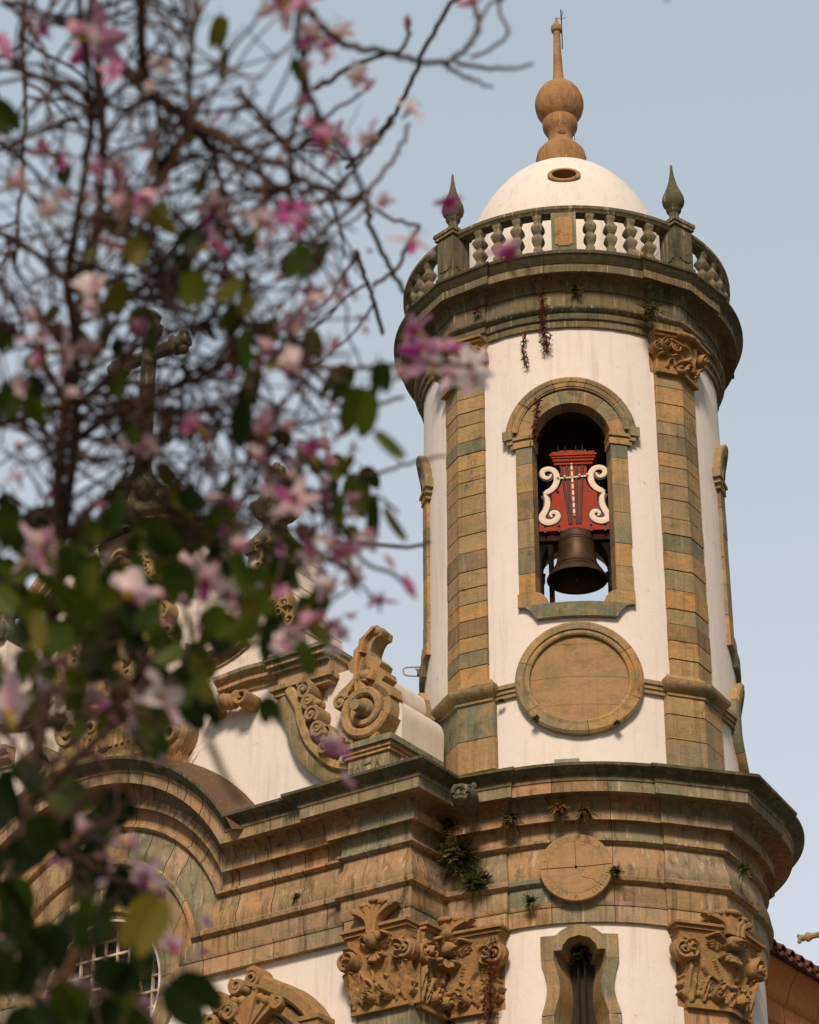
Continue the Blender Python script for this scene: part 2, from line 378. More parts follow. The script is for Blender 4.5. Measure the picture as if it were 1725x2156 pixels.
def densify(poly, step=0.12):
    out = []
    for i in range(len(poly)):
        a, b = np.array(poly[i]), np.array(poly[(i+1) % len(poly)]); n = max(1, int(np.linalg.norm(b-a)/step))
        for k in range(n): out.append(tuple(a + (b-a)*k/n))
    return out
WPHI = -2.9
LW = bend(RL, WPHI)
def sym(h): return h + [(-s, z) for s, z in h[::-1]]
# inner opening of the keyhole window (right half from top), then outer frame edge
kin = [(0, 15.02), (0.10, 15.0), (0.19, 14.95), (0.24, 14.88), (0.26, 14.80), (0.38, 14.80), (0.385, 14.66), (0.34, 14.50), (0.30, 14.30), (0.31, 14.12), (0.36, 13.95), (0.40, 13.82), (0.40, 13.4), (0.30, 13.2), (0, 13.2)]
kout = [(0, 15.19), (0.13, 15.17), (0.25, 15.11), (0.34, 15.035), (0.57, 15.035), (0.57, 14.66), (0.53, 14.50), (0.49, 14.28), (0.50, 14.10), (0.55, 13.92), (0.58, 13.82), (0.58, 13.2), (0.45, 13.0), (0, 13.0)]
mb = MB(); half = RL*radians(40)
polar_hole(mb, densify(sym(kin[:-1])[:], 0.1), (0, 14.25), (-half, half, 6.0, 15.5), LW, bend(RL-0.95, WPHI) if False else (lambda s, z, d: tw(RL-0.95, WPHI + math.degrees(s*0.42/RL) if abs(s) < 0.6 else WPHI + math.degrees(s/RL), z)))
rows = [[tw(RL, a, z) for a in np.linspace(WPHI+40, WPHI+320, 60)] for z in (0, 6, 12, 15.5)]
mb.grid(rows); mb.grid([[tw(RL, a, z) for a in np.linspace(WPHI-40, WPHI+40, 24)] for z in (0, 6)])
obj('lower_shaft', mb, M_WHITE, tower)
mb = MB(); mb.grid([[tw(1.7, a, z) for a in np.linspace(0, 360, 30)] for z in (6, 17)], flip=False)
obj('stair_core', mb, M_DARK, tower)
# window surround: jamb strips with splayed reveals
mb = MB()
def strip(mb, inn, out, segs, d):
    for (i0, i1), r in segs:
        pass
for sgn in (1, -1):
    I = smoothpts([(s*sgn, z) for s, z in kin[5:12]], 4); O = smoothpts([(s*sgn, z) for s, z in kout[4:11]], 4)
    rows = [[LW(*o, -0.05), LW(*o, 0.055), LW(*i, 0.055)] for i, o in zip(I, O)]
    mb.grid(rows, 0.50 if sgn < 0 else 0.86, flip=sgn > 0)
    deep = [[LW(*i, 0.055), tw(RL-0.75, WPHI + math.degrees((i[0]*0.42)/RL), i[1])] for i in I]
    mb.grid(deep, 0.22 if sgn < 0 else 0.14, flip=sgn > 0)
    I2 = [(0.40*sgn, 13.82), (0.40*sgn, 13.2)]; O2 = [(0.58*sgn, 13.80), (0.58*sgn, 13.0)]
    mb.grid([[LW(*o, -0.05), LW(*o, 0.05), LW(*i, 0.05), tw(RL-0.75, WPHI + math.degrees(i[0]*0.42/RL), i[1])] for i, o in zip(I2, O2)], 0.36, flip=sgn > 0)
head_o = [(-0.57, 14.66), (-0.57, 15.035), (-0.34, 15.035), (-0.25, 15.11), (-0.13, 15.17), (0, 15.19), (0.13, 15.17), (0.25, 15.11), (0.34, 15.035), (0.57, 15.035), (0.57, 14.66)]
head_i = [(-0.385, 14.66), (-0.38, 14.80), (-0.26, 14.80), (-0.24, 14.88), (-0.15, 14.98), (0, 15.02), (0.15, 14.98), (0.24, 14.88), (0.26, 14.80), (0.38, 14.80), (0.385, 14.66)]
rows = [[LW(*o, -0.05), LW(*o, 0.06), LW(*i, 0.06), tw(RL-0.75, WPHI + math.degrees(i[0]*0.42/RL), i[1] - 0.05)] for i, o in zip(head_i, head_o)]
mb.grid(rows, 0.36)
win = obj('keyhole_window', mb, M_STONE, tower)
mb = MB()
for s in (-0.05, 0.05): tube(mb, [tw(2.35, WPHI + math.degrees(s/2.35), z) for z in (12.8, 14.9)], 0.016, 6)
obj('iron_bar', mb, M_IRON, win)
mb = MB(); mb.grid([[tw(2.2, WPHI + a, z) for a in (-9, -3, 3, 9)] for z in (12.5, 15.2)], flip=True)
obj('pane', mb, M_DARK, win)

# ---- lower entablature
LP = [(-.1, 15.22), (.06, 15.22), (.06, 15.47), (.075, 15.475), (.10, 15.53), (.10, 15.79), (.13, 15.80), (.18, 15.84), (.19, 15.90), (.15, 15.93),
      (.155, 15.955), (.165, 16.02), (.15, 16.10), (.11, 16.20), (.075, 16.33), (.065, 16.44), (.12, 16.45), (.155, 16.48), (.15, 16.52), (.10, 16.545),
      (.09, 16.63), (.095, 16.72), (.14, 16.80), (.235, 16.785), (.255, 16.77), (.265, 16.77), (.265, 16.925), (.235, 16.93), (.205, 16.98), (.215, 17.06), (.29, 17.15), (.50, 17.13), (.565, 17.10), (.57, 17.10), (.57, 17.265),
      (.59, 17.275), (.60, 17.31), (.62, 17.345), (.69, 17.38), (.755, 17.43), (.78, 17.445), (.785, 17.49), (-.2, 17.56)]
LB = [0,0,0,0,1,1,1,1,1, 2,2,2,2,2,2, 3,3,3,3, 3,3,3,3,3,4, 4,4,5,5,5,5,5,5,6, 6,6,7,7,7,7,7,7]
ring_sweep(RL, LP, 0.82, 0.05, 0.175, LB, 'lower_entablature', M_LOW, tower, 11, dg=1.2)

# ---- pilasters in courses
def pilaster(mb, R, c, hw, s, d0, z0, z1, course, seed, vjoint=0.0):
    rr = random.Random(seed); z = z0
    pts = lambda o: [tw(r_, p_, 0) for r_, p_ in [(R-0.1, ress(R, c, hw, s, d0, o)[0][0][1])] + ress(R, c, hw, s, d0, o)[0][1:4] + [(R-0.1, ress(R, c, hw, s, d0, o)[0][4][1])]]
    core = pts(-0.02)
    prism_pts(mb, core, z0, z1, -1.0); last = -1
    while z < z1 - 0.05:
        h = min(rr.uniform(course*0.78, course*1.2), z1 - z)
        if z1 - z - h < course*0.5: h = z1 - z
        r = rr.random()
        while abs(r-last) < 0.12: r = rr.random()
        last = r
        prism_pts(mb, pts(rr.uniform(-0.004, 0.007)), z + 0.009, z + h - 0.009, r); z += h
def prism_pts(mb, base, z0, z1, r):
    n = len(base); V = [(p[0], p[1], z0) for p in base] + [(p[0], p[1], z1) for p in base]
    mb.add(V, [list(range(n))[::-1], list(range(n, 2*n))] + [[i, (i+1) % n, n+(i+1) % n, n+i] for i in range(n)], r)
def arris(R, c, hw, s, d0):                  # unfolded map over the two faces of a pilaster
    a, h = ress(R, c, hw, s, d0, 0)
    L, A, Q = [np.array(tw(r_, p_, 0)[:2]) for r_, p_ in a[1:4]]
    dr = (Q-A)/np.linalg.norm(Q-A); dl = (L-A)/np.linalg.norm(L-A)
    nr = np.array([-dr[1], dr[0]]); nl = np.array([dl[1], -dl[0]])
    if nr @ (A-TC[0]) < 0: nr = -nr
    if nl @ (A-TC[0]) < 0: nl = -nl
    W_ = np.linalg.norm(Q-A)
    def M(s_, z, d):
        t = min(1, max(0, 0.5 + s_/0.12)); n = nr*t + nl*(1-t); n = n/np.linalg.norm(n)
        p = A + (dr*s_ if s_ > 0 else dl*(-s_)) + n*d; return (p[0], p[1], z)
    return M, W_

# ---- carved capitals: a high relief of volutes, leaves, shell and head over a flaring bell
def relief(kind, hw, H, flare=.16):
    f = []
    def spiral_f(cx, cz, R):
        def g(s, z):
            x, y = s-cx, z-cz; q = np.hypot(x, y); a = np.arctan2(y, x)*(1 if cx > 0 else -1)
            inside = np.clip((R-q)/(0.12*R), 0, 1)
            return inside*(0.085 + 0.035*np.cos(2*pi*(q/R*1.9) - a) + 0.05*(1-q/R))
        return g
    def leaf_f(cx, z0, h, w, lean, amp=0.10):
        def g(s, z):
            v = np.clip((z-z0)/h, 0, 1); u = (s-cx-lean*v*v)
            wv = w*np.sin(pi*np.clip(v, 0.02, 0.985)**0.75)*(1+0.22*np.cos(v*26)) + 1e-4
            t = np.abs(u)/wv; on = ((z-z0) >= 0) & ((z-z0) <= h)
            return on*np.clip((1-t)*6, 0, 1)*amp*(0.35+0.75*v)*(0.75+0.25*np.cos(t*3.2)+0.18*np.cos(u/w*11-v*8) - 0.3*np.exp(-(t*7)**2))
        return g
    def ball_f(cx, cz, rx, rz, amp):
        def g(s, z):
            q = ((s-cx)/rx)**2 + ((z-cz)/rz)**2; return amp*np.sqrt(np.clip(1-q, 0, 1))
        return g
    def fan_f(cx, cz, R, amp, n=7, up=1):
        def g(s, z):
            x, y = s-cx, (z-cz)*up; q = np.hypot(x, y); a = np.arctan2(x, y)
            on = (np.abs(a) < 1.25); edge = R*(0.88+0.12*np.abs(np.cos(a*n)))
            return on*np.clip((edge-q)/(0.1*R), 0, 1)*amp*(0.5+0.5*q/R)*(0.72+0.28*np.abs(np.cos(a*n)))
        return g
    def swag_f(pts, w, amp):
        P = smoothpts(pts, 8)
        def g(s, z):
            d = np.full(s.shape, 9.0)
            for p in P: d = np.minimum(d, np.hypot(s-p[0], z-p[1]))
            return amp*np.sqrt(np.clip(1-(d/w)**2, 0, 1))
        return g
    if kind == 'large':
        vz = 0.70*H; vx = hw*(0.84 + flare*.3); vr = 0.155*H
        f += [spiral_f(-vx, vz, vr), spiral_f(vx, vz, vr)]
        f += [leaf_f(-hw*.93, .03*H, .50*H, hw*.26, -.05*hw), leaf_f(hw*.93, .03*H, .50*H, hw*.26, .05*hw)]
        f += [leaf_f(-hw*.62, .05*H, .36*H, hw*.17, .08), leaf_f(hw*.62, .05*H, .36*H, hw*.17, -.08)]
        f += [spiral_f(-hw*.30, .15*H, .09*H), spiral_f(hw*.30, .15*H, .09*H), leaf_f(0, .02*H, .2*H, hw*.2, 0, .07)]
        f += [swag_f([(-hw*.22, .2*H), (-hw*.1, .3*H), (0, .27*H), (hw*.1, .3*H), (hw*.22, .2*H)], .035*H, .07)]
        f += [swag_f([(-hw*.62, .52*H), (-hw*.5, .42*H), (-hw*.3, .36*H), (-hw*.16, .28*H)], .025*H, .06), swag_f([(hw*.62, .52*H), (hw*.5, .42*H), (hw*.52, .33*H), (hw*.40, .24*H)], .025*H, .06)]
        f += [swag_f([(-hw*.34, .62*H), (-hw*.2, .45*H), (-hw*.18, .38*H)], .018*H, .045), swag_f([(hw*.3, .62*H), (hw*.2, .45*H), (hw*.28, .4*H)], .018*H, .045)]
        f += [fan_f(0, .74*H, .17*H, .12, 6, -1), ball_f(0, .86*H, .075*H, .095*H, .17), ball_f(0, .855*H, .03*H, .03*H, .21)]
        f += [leaf_f(-hw*.30, .76*H, .14*H, hw*.20, -.12, .07), leaf_f(hw*.30, .76*H, .14*H, hw*.20, .12, .07)]
        f += [swag_f([(-hw*.14, .9*H), (-hw*.3, .97*H), (-hw*.5, .93*H)], .03*H, .08), swag_f([(hw*.14, .9*H), (hw*.3, .97*H), (hw*.5, .93*H)], .03*H, .08)]
    else:
        vz = 0.70*H; vr = 0.20*H
        f += [spiral_f(-hw*.74, .72*H, vr), spiral_f(hw*.80, .72*H, vr)]
        f += [swag_f([(-hw*.55, .9*H), (-hw*.2, .80*H), (0, .74*H), (hw*.12, .55*H), (0, .38*H), (-hw*.16, .30*H)], .055*H, .08)]
        f += [swag_f([(-hw*.95, .46*H), (-hw*.7, .54*H), (-hw*.5, .46*H), (-hw*.3, .50*H)], .06*H, .07), swag_f([(-hw*.62, .15*H), (-hw*.55, .34*H), (-hw*.38, .36*H), (-hw*.30, .2*H)], .04*H, .06)]
        f += [swag_f([(hw*.06, .15*H), (hw*.1, .32*H), (hw*.32, .38*H), (hw*.42, .25*H)], .05*H, .07), ball_f(-hw*.16, .09*H, .09*H, .09*H, .12)]
        f += [swag_f([(hw*.30, .85*H), (hw*.42, .66*H), (hw*.40, .45*H), (hw*.55, .3*H)], .06*H, .08), leaf_f(hw*.72, .05*H, .45*H, hw*.22, .05)]
    return lambda s, z: np.max(np.stack([g(s, z) for g in f]), 0)
def capital(mb, M, hw, z0, H, kind, flare=0.16, s_lo=-1.0, s_hi=1.0, ns=84, nz=76, abacus=True, d_base=0.03, ab_h=0.11):
    h = relief(kind, hw, H, flare)
    S_ = np.linspace(-hw*(1.06+flare*.8), hw*(1.06+flare*.8), ns); Z_ = np.linspace(0, H, nz); G, V = np.meshgrid(S_, Z_)
    e = h(G, V); v = V/H; lim = hw*(1.0 + flare*np.clip(v-0.25, 0, 1)**1.4)
    bell = 0.05 + 0.16*v**2.2
    side = np.clip((lim + 0.02 - np.abs(G))/0.05, 0, 1)
    rough = 0.003*np.sin(G*61 + 7*np.sin(V*23))*np.sin(V*57 + 5*np.sin(G*19))
    edge = np.clip((e - 0.02)*30, 0, 1)
    dd = d_base + np.maximum(bell*side, 0)*.8 + e*1.4 + rough
    dd = np.where((np.abs(G) > lim) & (e < 0.02), -0.05, dd)
    rr = random.Random(int(z0*100))
    rows = [[M(G[i, j], z0 + V[i, j], dd[i, j]) for j in range(ns)] for i in range(nz)]
    mb.grid(rows, 0.5)
    back = [[M(G[i, j], z0 + V[i, j], -0.08) for j in (0, ns-1)] for i in range(nz)]
    mb.grid([[rows[i][0], back[i][0]] for i in range(nz)], 0.5, flip=True); mb.grid([[rows[i][-1], back[i][1]] for i in range(nz)], 0.5)
    mb.add([rows[-1][j] for j in range(ns)] + [back[-1][1], back[-1][0]], [list(range(ns+2))], 0.5)
    mb.add([rows[0][j] for j in range(ns)] + [back[0][1], back[0][0]], [list(range(ns+2))[::-1]], 0.5)
    # astragal and abacus
    for (za, zb, dA, ext, rv) in ((z0-0.045, z0+0.012, 0.095, 1.03, 0.1), (z0+0.012, z0+0.045, 0.07, 1.0, 0.6)):
        box(mb, -hw*ext, hw*ext, za, zb, -0.05, dA, M, rv, 12)
    if abacus:
        for (za, zb, dA, ext, rv) in ((z0+H+0.004, z0+H+ab_h*0.55, 0.24, 1.02+flare*.7, 0.3), (z0+H+ab_h*0.55+0.003, z0+H+ab_h, 0.29, 1.06+flare*.75, 0.55)):
            box(mb, -hw*ext, hw*ext, za, zb, -0.05, dA, M, rv, 12)
def volute(mb, M, s, z, R, d, w=0.05, sgn=1):
    P = spiral(s, z, R, R*0.12, pi/2, 2.0, 34, sgn)
    wd = np.linspace(w, w*0.45, 34)
    ribbon(mb, P, wd, d-0.16, d+0.02, M, 0.5, 0.02)
    ball(mb, (s, z, d), R*0.2, R*0.2, 0.07, M=M)
    n = 20; prism(mb, [(s+R*0.98*cos(2*pi*k/n), z+R*0.98*sin(2*pi*k/n)) for k in range(n)], d-0.18, d-0.05, M, 0.4)
def curl(mb, M, s, z, h, w, d, out=0.14):    # a leaf tip rolling forwards
    rows = []
    for i in range(9):
        v = i/8; a = v*3.6; q = out*(1-0.45*v)
        zz = z + h*min(v*1.5, 1) - (0.05*max(0, v-0.6)); dd = d + out*(1-cos(a))*0.5
        wv = w*(0.55+0.6*sin(pi*min(v+0.1, 1)))*(1+0.12*cos(v*20))
        rows.append([M(s + wv*u, zz - 0.03*abs(u), dd - 0.02*u*u) for u in (-1, -.6, -.2, .2, .6, 1)])
    mb.grid(rows, 0.5, flip=True)
    mb.grid([[M(s + w*u, z + h*0.9 - 0.02*i, d - 0.02 + out*0.5 + 0.03*cos(i)) for u in (-1, 0, 1)] for i in range(3)], 0.5)
def plume(mb, M, s, z, d, H, rr):            # feathers standing over the head of a capital
    for k in (-2, -1, 0, 1, 2):
        base = (s + 0.03*k, z); tip = (s + 0.17*k, z + H*(1 - 0.10*abs(k)))
        pts = smoothpts([base, (s + 0.05*k, z + H*0.5), tip, (tip[0] + 0.05*np.sign(k or 1), tip[1] - 0.03)], 4)
        ribbon(mb, pts, np.linspace(0.06, 0.13, len(pts)), d-0.08, d+0.05 + 0.02*abs(k), M, 0.5, 0.05)
        ball(mb, (tip[0], tip[1], d+0.04), 0.075, 0.05, 0.06, M=M)

TC[0] = T
for k, c in enumerate(CS):
    mb = MB(); pilaster(mb, RU, c, 0.445, 0.06, 0.12, 19.60, 25.30, 0.31, 30+k)
    pil = obj('pilaster', mb, M_STONE, tower)
    if k in (0, 3):
        mb = MB(); M, Wd = arris(RU, c, 0.445, 0.06, 0.12)
        capital(mb, M, Wd, 25.33, 0.60, 'small', 0.22, d_base=0.02, ab_h=0.10)
        volute(mb, M, -Wd*1.02, 25.33+0.42, 0.115, 0.19, 0.045, -1); volute(mb, M, Wd*1.02, 25.33+0.42, 0.115, 0.19, 0.045, 1)
        volute(mb, M, -Wd*.30, 25.33+0.44, 0.10, 0.20, 0.04, 1)
        for u in (-.5, -.25, 0, .25, .5): ball(mb, (Wd*.05 + u*.28, 25.33+0.66, 0.25), 0.06, 0.055, 0.075, M=M)
        ball(mb, (-Wd*.14, 25.35, 0.13), 0.065, 0.06, 0.06, M=M)
        obj('capital', mb, M_CARVE, pil, label='orange carved scroll capital under the upper cornice')
    else:
        mb = MB(); M, Wd = arris(RU, c, 0.445, 0.06, 0.12); capital(mb, M, Wd, 25.33, 0.60, 'small', 0.22, ns=40, nz=36)
        obj('capital', mb, M_CARVE, pil)
    # pedestal with its moulded cap
    mb = MB(); pilaster(mb, RU, c, 0.585, 0.10, 0.15, 17.50, 19.22, 0.52, 50+k)
    pd = obj('pedestal', mb, M_STONE, tower)
    prof = [(0.0, 19.20), (.03, 19.22), (.03, 19.27), (.07, 19.29), (.13, 19.35), (.15, 19.40), (.15, 19.43), (.07, 19.44), (.05, 19.47), (.06, 19.51), (.03, 19.55), (-.02, 19.57), (-.06, 19.63)]
    rows = []
    for o, z in prof:
        a, h = ress(RU, c, 0.56, 0.10, 0.15, o)
        rows.append([tw(RU-0.1, a[0][1], z)] + [tw(r_, p_, z) for r_, p_ in a[1:4]] + [tw(RU-0.1, a[4][1], z)])
    mb = MB(); tb = [rng.random(), rng.random()]; mb.grid(rows, lambda i, j: tb[0] if i < 6 else tb[1])
    obj('pedestal_cap', mb, M_STONE, pd)
TC[0] = TLOW
for k, c in enumerate(CS):
    mb = MB(); pilaster(mb, RL, c, 0.62, 0.06, 0.15, 0.0, 13.98, 0.55, 70+k)
    pil = obj('lower_pilaster', mb, M_LOW, tower)
    M, Wd = arris(RL, c, 0.62, 0.06, 0.15); mb = MB()
    hi = k in (0, 3)
    capital(mb, M, Wd, 14.02, 1.12, 'large', 0.42, ns=96 if hi else 40, nz=90 if hi else 36, ab_h=0.10)
    if hi:
        for sg in (-1, 1):
            volute(mb, M, sg*Wd*1.16, 14.82, 0.175, 0.27, 0.07, sg)
            curl(mb, M, sg*Wd*0.93, 14.30, 0.34, 0.10, 0.06, 0.16)
        for u in (-0.42, -0.14, 0.14, 0.42): curl(mb, M, Wd*u*1.2, 14.10, 0.30, 0.09, 0.07, 0.12)
        plume(mb, M, 0, 15.10, 0.24, 0.36, rng)
        ball(mb, (0, 14.98, 0.28), 0.085, 0.105, 0.09, M=M); ball(mb, (0, 14.96, 0.37), 0.02, 0.03, 0.03, M=M)
        for sg in (-1, 1): ball(mb, (sg*0.03, 14.99, 0.355), 0.014, 0.01, 0.015, M=M)
    obj('capital', mb, M_CARVE, pil)

TC[0] = T
# ---- upper shaft: four openings
oin = [(0, 24.63), (0.22, 24.60), (0.42, 24.52), (0.58, 24.39), (0.71, 24.21), (0.785, 24.02), (0.80, 23.85), (0.80, 22.6), (0.80, 20.80), (0.62, 20.62), (0, 20.62)]
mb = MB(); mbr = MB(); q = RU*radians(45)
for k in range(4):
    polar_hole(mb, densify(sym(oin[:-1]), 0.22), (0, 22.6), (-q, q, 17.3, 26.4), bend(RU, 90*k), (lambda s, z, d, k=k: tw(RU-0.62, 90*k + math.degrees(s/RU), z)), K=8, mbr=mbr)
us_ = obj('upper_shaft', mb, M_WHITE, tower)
obj('shade_reveal', mbr, M_DARK, us_)  # shade of the deep openings put into the reveal's dark colour
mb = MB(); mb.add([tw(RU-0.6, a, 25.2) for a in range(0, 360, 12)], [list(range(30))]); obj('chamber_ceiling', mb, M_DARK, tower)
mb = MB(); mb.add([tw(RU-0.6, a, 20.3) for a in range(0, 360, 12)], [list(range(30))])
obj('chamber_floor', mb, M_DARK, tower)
# dark sheets in the bell chamber, its shade put into their colour
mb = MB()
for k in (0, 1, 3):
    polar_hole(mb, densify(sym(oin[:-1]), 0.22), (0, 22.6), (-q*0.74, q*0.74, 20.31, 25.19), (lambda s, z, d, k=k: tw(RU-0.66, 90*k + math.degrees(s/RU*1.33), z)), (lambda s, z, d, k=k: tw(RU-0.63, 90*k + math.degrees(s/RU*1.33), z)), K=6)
obj('chamber_shade_sheets', mb, M_DARK, tower)

def arc_ring(mb, cx, cz, prof, a0, a1, n, M, nb, rr, close=False, ez=1.0):   # prof: (radius, depth)
    js = [round(i*n/nb) for i in range(nb)]; rows = []; cur = rr.random(); vals = []
    A = np.linspace(a0, a1, n+1); cols = []
    for i, a in enumerate(A):
        if i in js and i > 0:
            cols += [(a-0.006, cur), (a+0.006, -1.0)]; cur = rr.random(); cols[-2] = (a-0.006, -1.0); cols[-1] = (a+0.006, cur)
        else: cols.append((a, cur))
    rows = [[M(cx + q*cos(a), cz + q*sin(a)*ez, d) for q, d in prof] for a, _ in cols]
    mb.grid(rows, lambda i, j: cols[i][1], flip=True)
    if not close:
        mb.add(rows[0], [list(range(len(prof)))], 0.4); mb.add(rows[-1], [list(range(len(prof)))[::-1]], 0.4)
for k in range(4):
    M = bend(RU, 90*k); rr = random.Random(90+k); mb = MB()
    for sg in (-1, 1):                       # jambs in courses
        z = 21.0
        while z < 23.7:
            h = min(rr.uniform(0.30, 0.58), 23.72 - z)
            if 23.72 - z - h < 0.2: h = 23.72 - z
            a, b = sorted((sg*0.645, sg*(0.925 + rr.uniform(-.006, .008))))
            box(mb, a, b, z+0.005, z+h-0.005, -0.24, 0.06 + rr.uniform(-.004, .004), M, rr.random(), 2); z += h
        a, b = sorted((sg*0.62, sg*0.95)); box(mb, a, b, 23.725, 23.86, -0.24, 0.085, M, 0.18, 2)
        a, b = sorted((sg*0.61, sg*1.0)); box(mb, a, b, 23.865, 23.92, -0.24, 0.12, M, 0.30, 2)
        # impost under the archivolt, stepping outwards
        for (x1, z0_, z1_, d) in ((1.0, 23.72, 23.80, 0.09), (1.06, 23.80, 23.88, 0.12), (1.12, 23.885, 24.06, 0.15)):
            a, b = sorted((sg*0.955, sg*x1)); box(mb, a, b, z0_, z1_, -0.05, d, M, 0.05, 2)
        # footing blocks with rounded inner shoulder
        P = [(sg*0.94, 20.76), (sg*0.94, 20.995), (sg*0.66, 20.995), (sg*0.58, 20.975), (sg*0.51, 20.92), (sg*0.465, 20.85), (sg*0.45, 20.76)]
        prism(mb, P if sg < 0 else P[::-1], -0.25, 0.075, M, 0.52 if sg < 0 else 0.2)
    P = [(-0.66, 20.50), (-0.68, 20.58), (-0.74, 20.68), (-0.84, 20.745), (-0.94, 20.75)]
    sill = P + [(-s, z) for s, z in P[::-1]]
    V = []; n = 14
    for i in range(n+1):
        t = -1 + 2*i/n; top = 20.755; V.append((0.66*t, 20.50))
    poly = [(0.66*(1-2*i/n), 20.50) for i in range(n+1)] + P[1:] + [(-0.94 + 1.88*i/n, 20.756) for i in range(n+1)] + [(-s, z) for s, z in P[1:-1][::-1]]
    A_ = [M(s, z, 0.09) for s, z in poly]; B_ = [M(s, z, -0.45) for s, z in poly]; nn = len(poly)
    # front of the sill as a fan of quads, so that it follows the wall
    tops = [(-0.94 + 1.88*i/24, 20.756) for i in range(25)]
    def bot(s):
        a = abs(s)
        return 20.50 if a <= 0.66 else float(np.interp(a, [0.66, 0.68, 0.74, 0.84, 0.94], [20.50, 20.58, 20.68, 20.745, 20.75]))
    rows = [[M(s, bot(s), -0.1), M(s, bot(s), 0.09), M(s, z, 0.09), M(s, z, -0.45)] for s, z in tops]
    mb.grid(rows, 0.87)
    arc_ring(mb, 0, 23.86, [(0.83, -0.24), (0.655, -0.24), (0.655, 0.06), (0.905, 0.06), (0.905, 0.0)], 0.03, pi-0.03, 28, M, 7, rr, ez=0.97)
    arc_ring(mb, 0, 23.90, [(0.885, 0.0), (0.885, 0.085), (0.905, 0.09), (0.915, 0.105), (0.985, 0.11), (0.995, 0.125), (1.05, 0.135), (1.085, 0.12), (1.085, 0.0)], 0.14, pi-0.14, 32, M, 5, rr, ez=0.985)
    obj('arched_surround', mb, M_STONE, tower)
    # blank medallion with string course
    mb = MB(); m_c = 19.41
    arc_ring(mb, 0, m_c, [(0.775, 0.02), (0.775, 0.10), (0.80, 0.115), (0.86, 0.10), (0.87, 0.13), (0.97, 0.13), (1.01, 0.10), (1.01, -0.02)], pi/2+0.12, pi/2+0.12+2*pi, 64, M, 6, rr, close=True, ez=0.965)
    for sg in (-1, 1):
        for (z0_, z1_, d) in ((19.22, 19.29, 0.06), (19.29, 19.36, 0.085), (19.36, 19.43, 0.115)):
            a, b = sorted((sg*0.985, sg*1.50)); box(mb, a, b, z0_, z1_, -0.04, d, M, 0.36, 4)
    md = obj('medallion', mb, M_STONE, tower)
    mb = MB(); rr2 = random.Random(3)
    prevs = [-0.78, -0.45, 0.05, 0.42, 0.78]
    for (za, zb, rv) in ((-0.76, -0.47, 0.2), (-0.465, 0.03, 0.7), (0.036, 0.62, 0.1), (0.626, 0.76, 0.6)):
        Z = np.linspace(za, zb, 6); rows = []
        for z in Z:
            w = sqrt(max(0.79**2 - z*z, 0.0001)); rows.append([M(w*t, m_c + z*0.965, 0.045) for t in np.linspace(-1, 1, 13)])
        mb.grid(rows, rv)
    obj('disc', mb, M_DISC, md, label='blank pale ochre stone disc')

TC[0] = TLOW
# ---- sundial on the lower frieze
mb = MB(); M = bend(RL, WPHI - 0.1); zc = 16.03
def flatM(s, z, d):                          # a flat plate standing in front of the frieze
    c_ = np.array(tw(RL + 0.22, WPHI, 0)[:2]); n_ = (c_-TC[0])/np.linalg.norm(c_-TC[0]); t_ = np.array([-n_[1], n_[0]]); t_ = t_ if t_ @ RT > 0 else -t_
    p = c_ + t_*s + n_*d; return (p[0], p[1], z)
n = 48; rows = []
for q_, d_ in ((0.545, -0.12), (0.55, -0.01), (0.54, 0.0), (0.43, 0.0), (0.427, -0.006), (0.42, 0.0), (0.25, 0.0), (0.004, 0.0)):
    rows.append([flatM(q_*cos(2*pi*k/n), zc + 0.53/0.545*q_*sin(2*pi*k/n), d_) for k in range(n)])
mb.grid(rows, 0.5, close_u=True)
dial = obj('sundial', mb, M_DISC, tower)
mb = MB()
def stroke(pts, w=0.008): ribbon(mb, np.array([(x, zc + y) for x, y in pts], float), w, 0.0, 0.003, flatM, -1.0)
stroke([(-0.53, -0.015), (0.2, 0.005), (0.53, 0.03)], 0.012); stroke([(0.0, 0.0), (-0.005, 0.42)], 0.008)
stroke([(0.08, -0.16), (0.14, -0.175), (0.24, -0.20), (0.38, -0.30)], 0.004)
def numeral(txt, ang):                       # Roman numerals cut radially in the rim
    ux, uy = cos(ang), sin(ang); tx_, ty_ = -uy, ux
    def P(a, b): return (ux*(0.485 + b) + tx_*a, (uy*(0.485 + b) + ty_*a)*0.97)
    w = {'I': 0.022, 'V': 0.05, 'X': 0.05}; tot = sum(w[c] for c in txt); x = -tot/2
    for c in txt:
        m_ = x + w[c]/2; h_ = 0.035
        if c == 'I': stroke([P(m_, -h_), P(m_, h_)], 0.006)
        if c == 'V': stroke([P(m_-.02, -h_), P(m_, h_)], 0.006); stroke([P(m_+.02, -h_), P(m_, h_)], 0.006)
        if c == 'X': stroke([P(m_-.02, -h_), P(m_+.02, h_)], 0.006); stroke([P(m_+.02, -h_), P(m_-.02, h_)], 0.006)
        x += w[c]
for txt, dg in (('VI', 268),): numeral(txt, radians(dg))
for i in range(9): a = radians(195 + i*8); stroke([(0.45*cos(a), 0.44*sin(a)), (0.47*cos(a+.02), 0.46*sin(a+.02))], 0.005)
for i in range(8): a = radians(300 + i*6.5); stroke([(0.46*cos(a), 0.45*sin(a)), (0.51*cos(a+.03), 0.5*sin(a+.03))], 0.006)
for i in range(7): a = radians(40 + i*21); stroke([(0.45*cos(a), 0.44*sin(a)), (0.50*cos(a+.04), 0.49*sin(a+.04))], 0.006)
obj('engraved_marking', mb, M_STONE, dial)
mb = MB(); ball(mb, (0, zc, 0.01), 0.02, 0.02, 0.02, M=flatM)
obj('gnomon_stub', mb, M_IRON, dial)

TC[0] = T
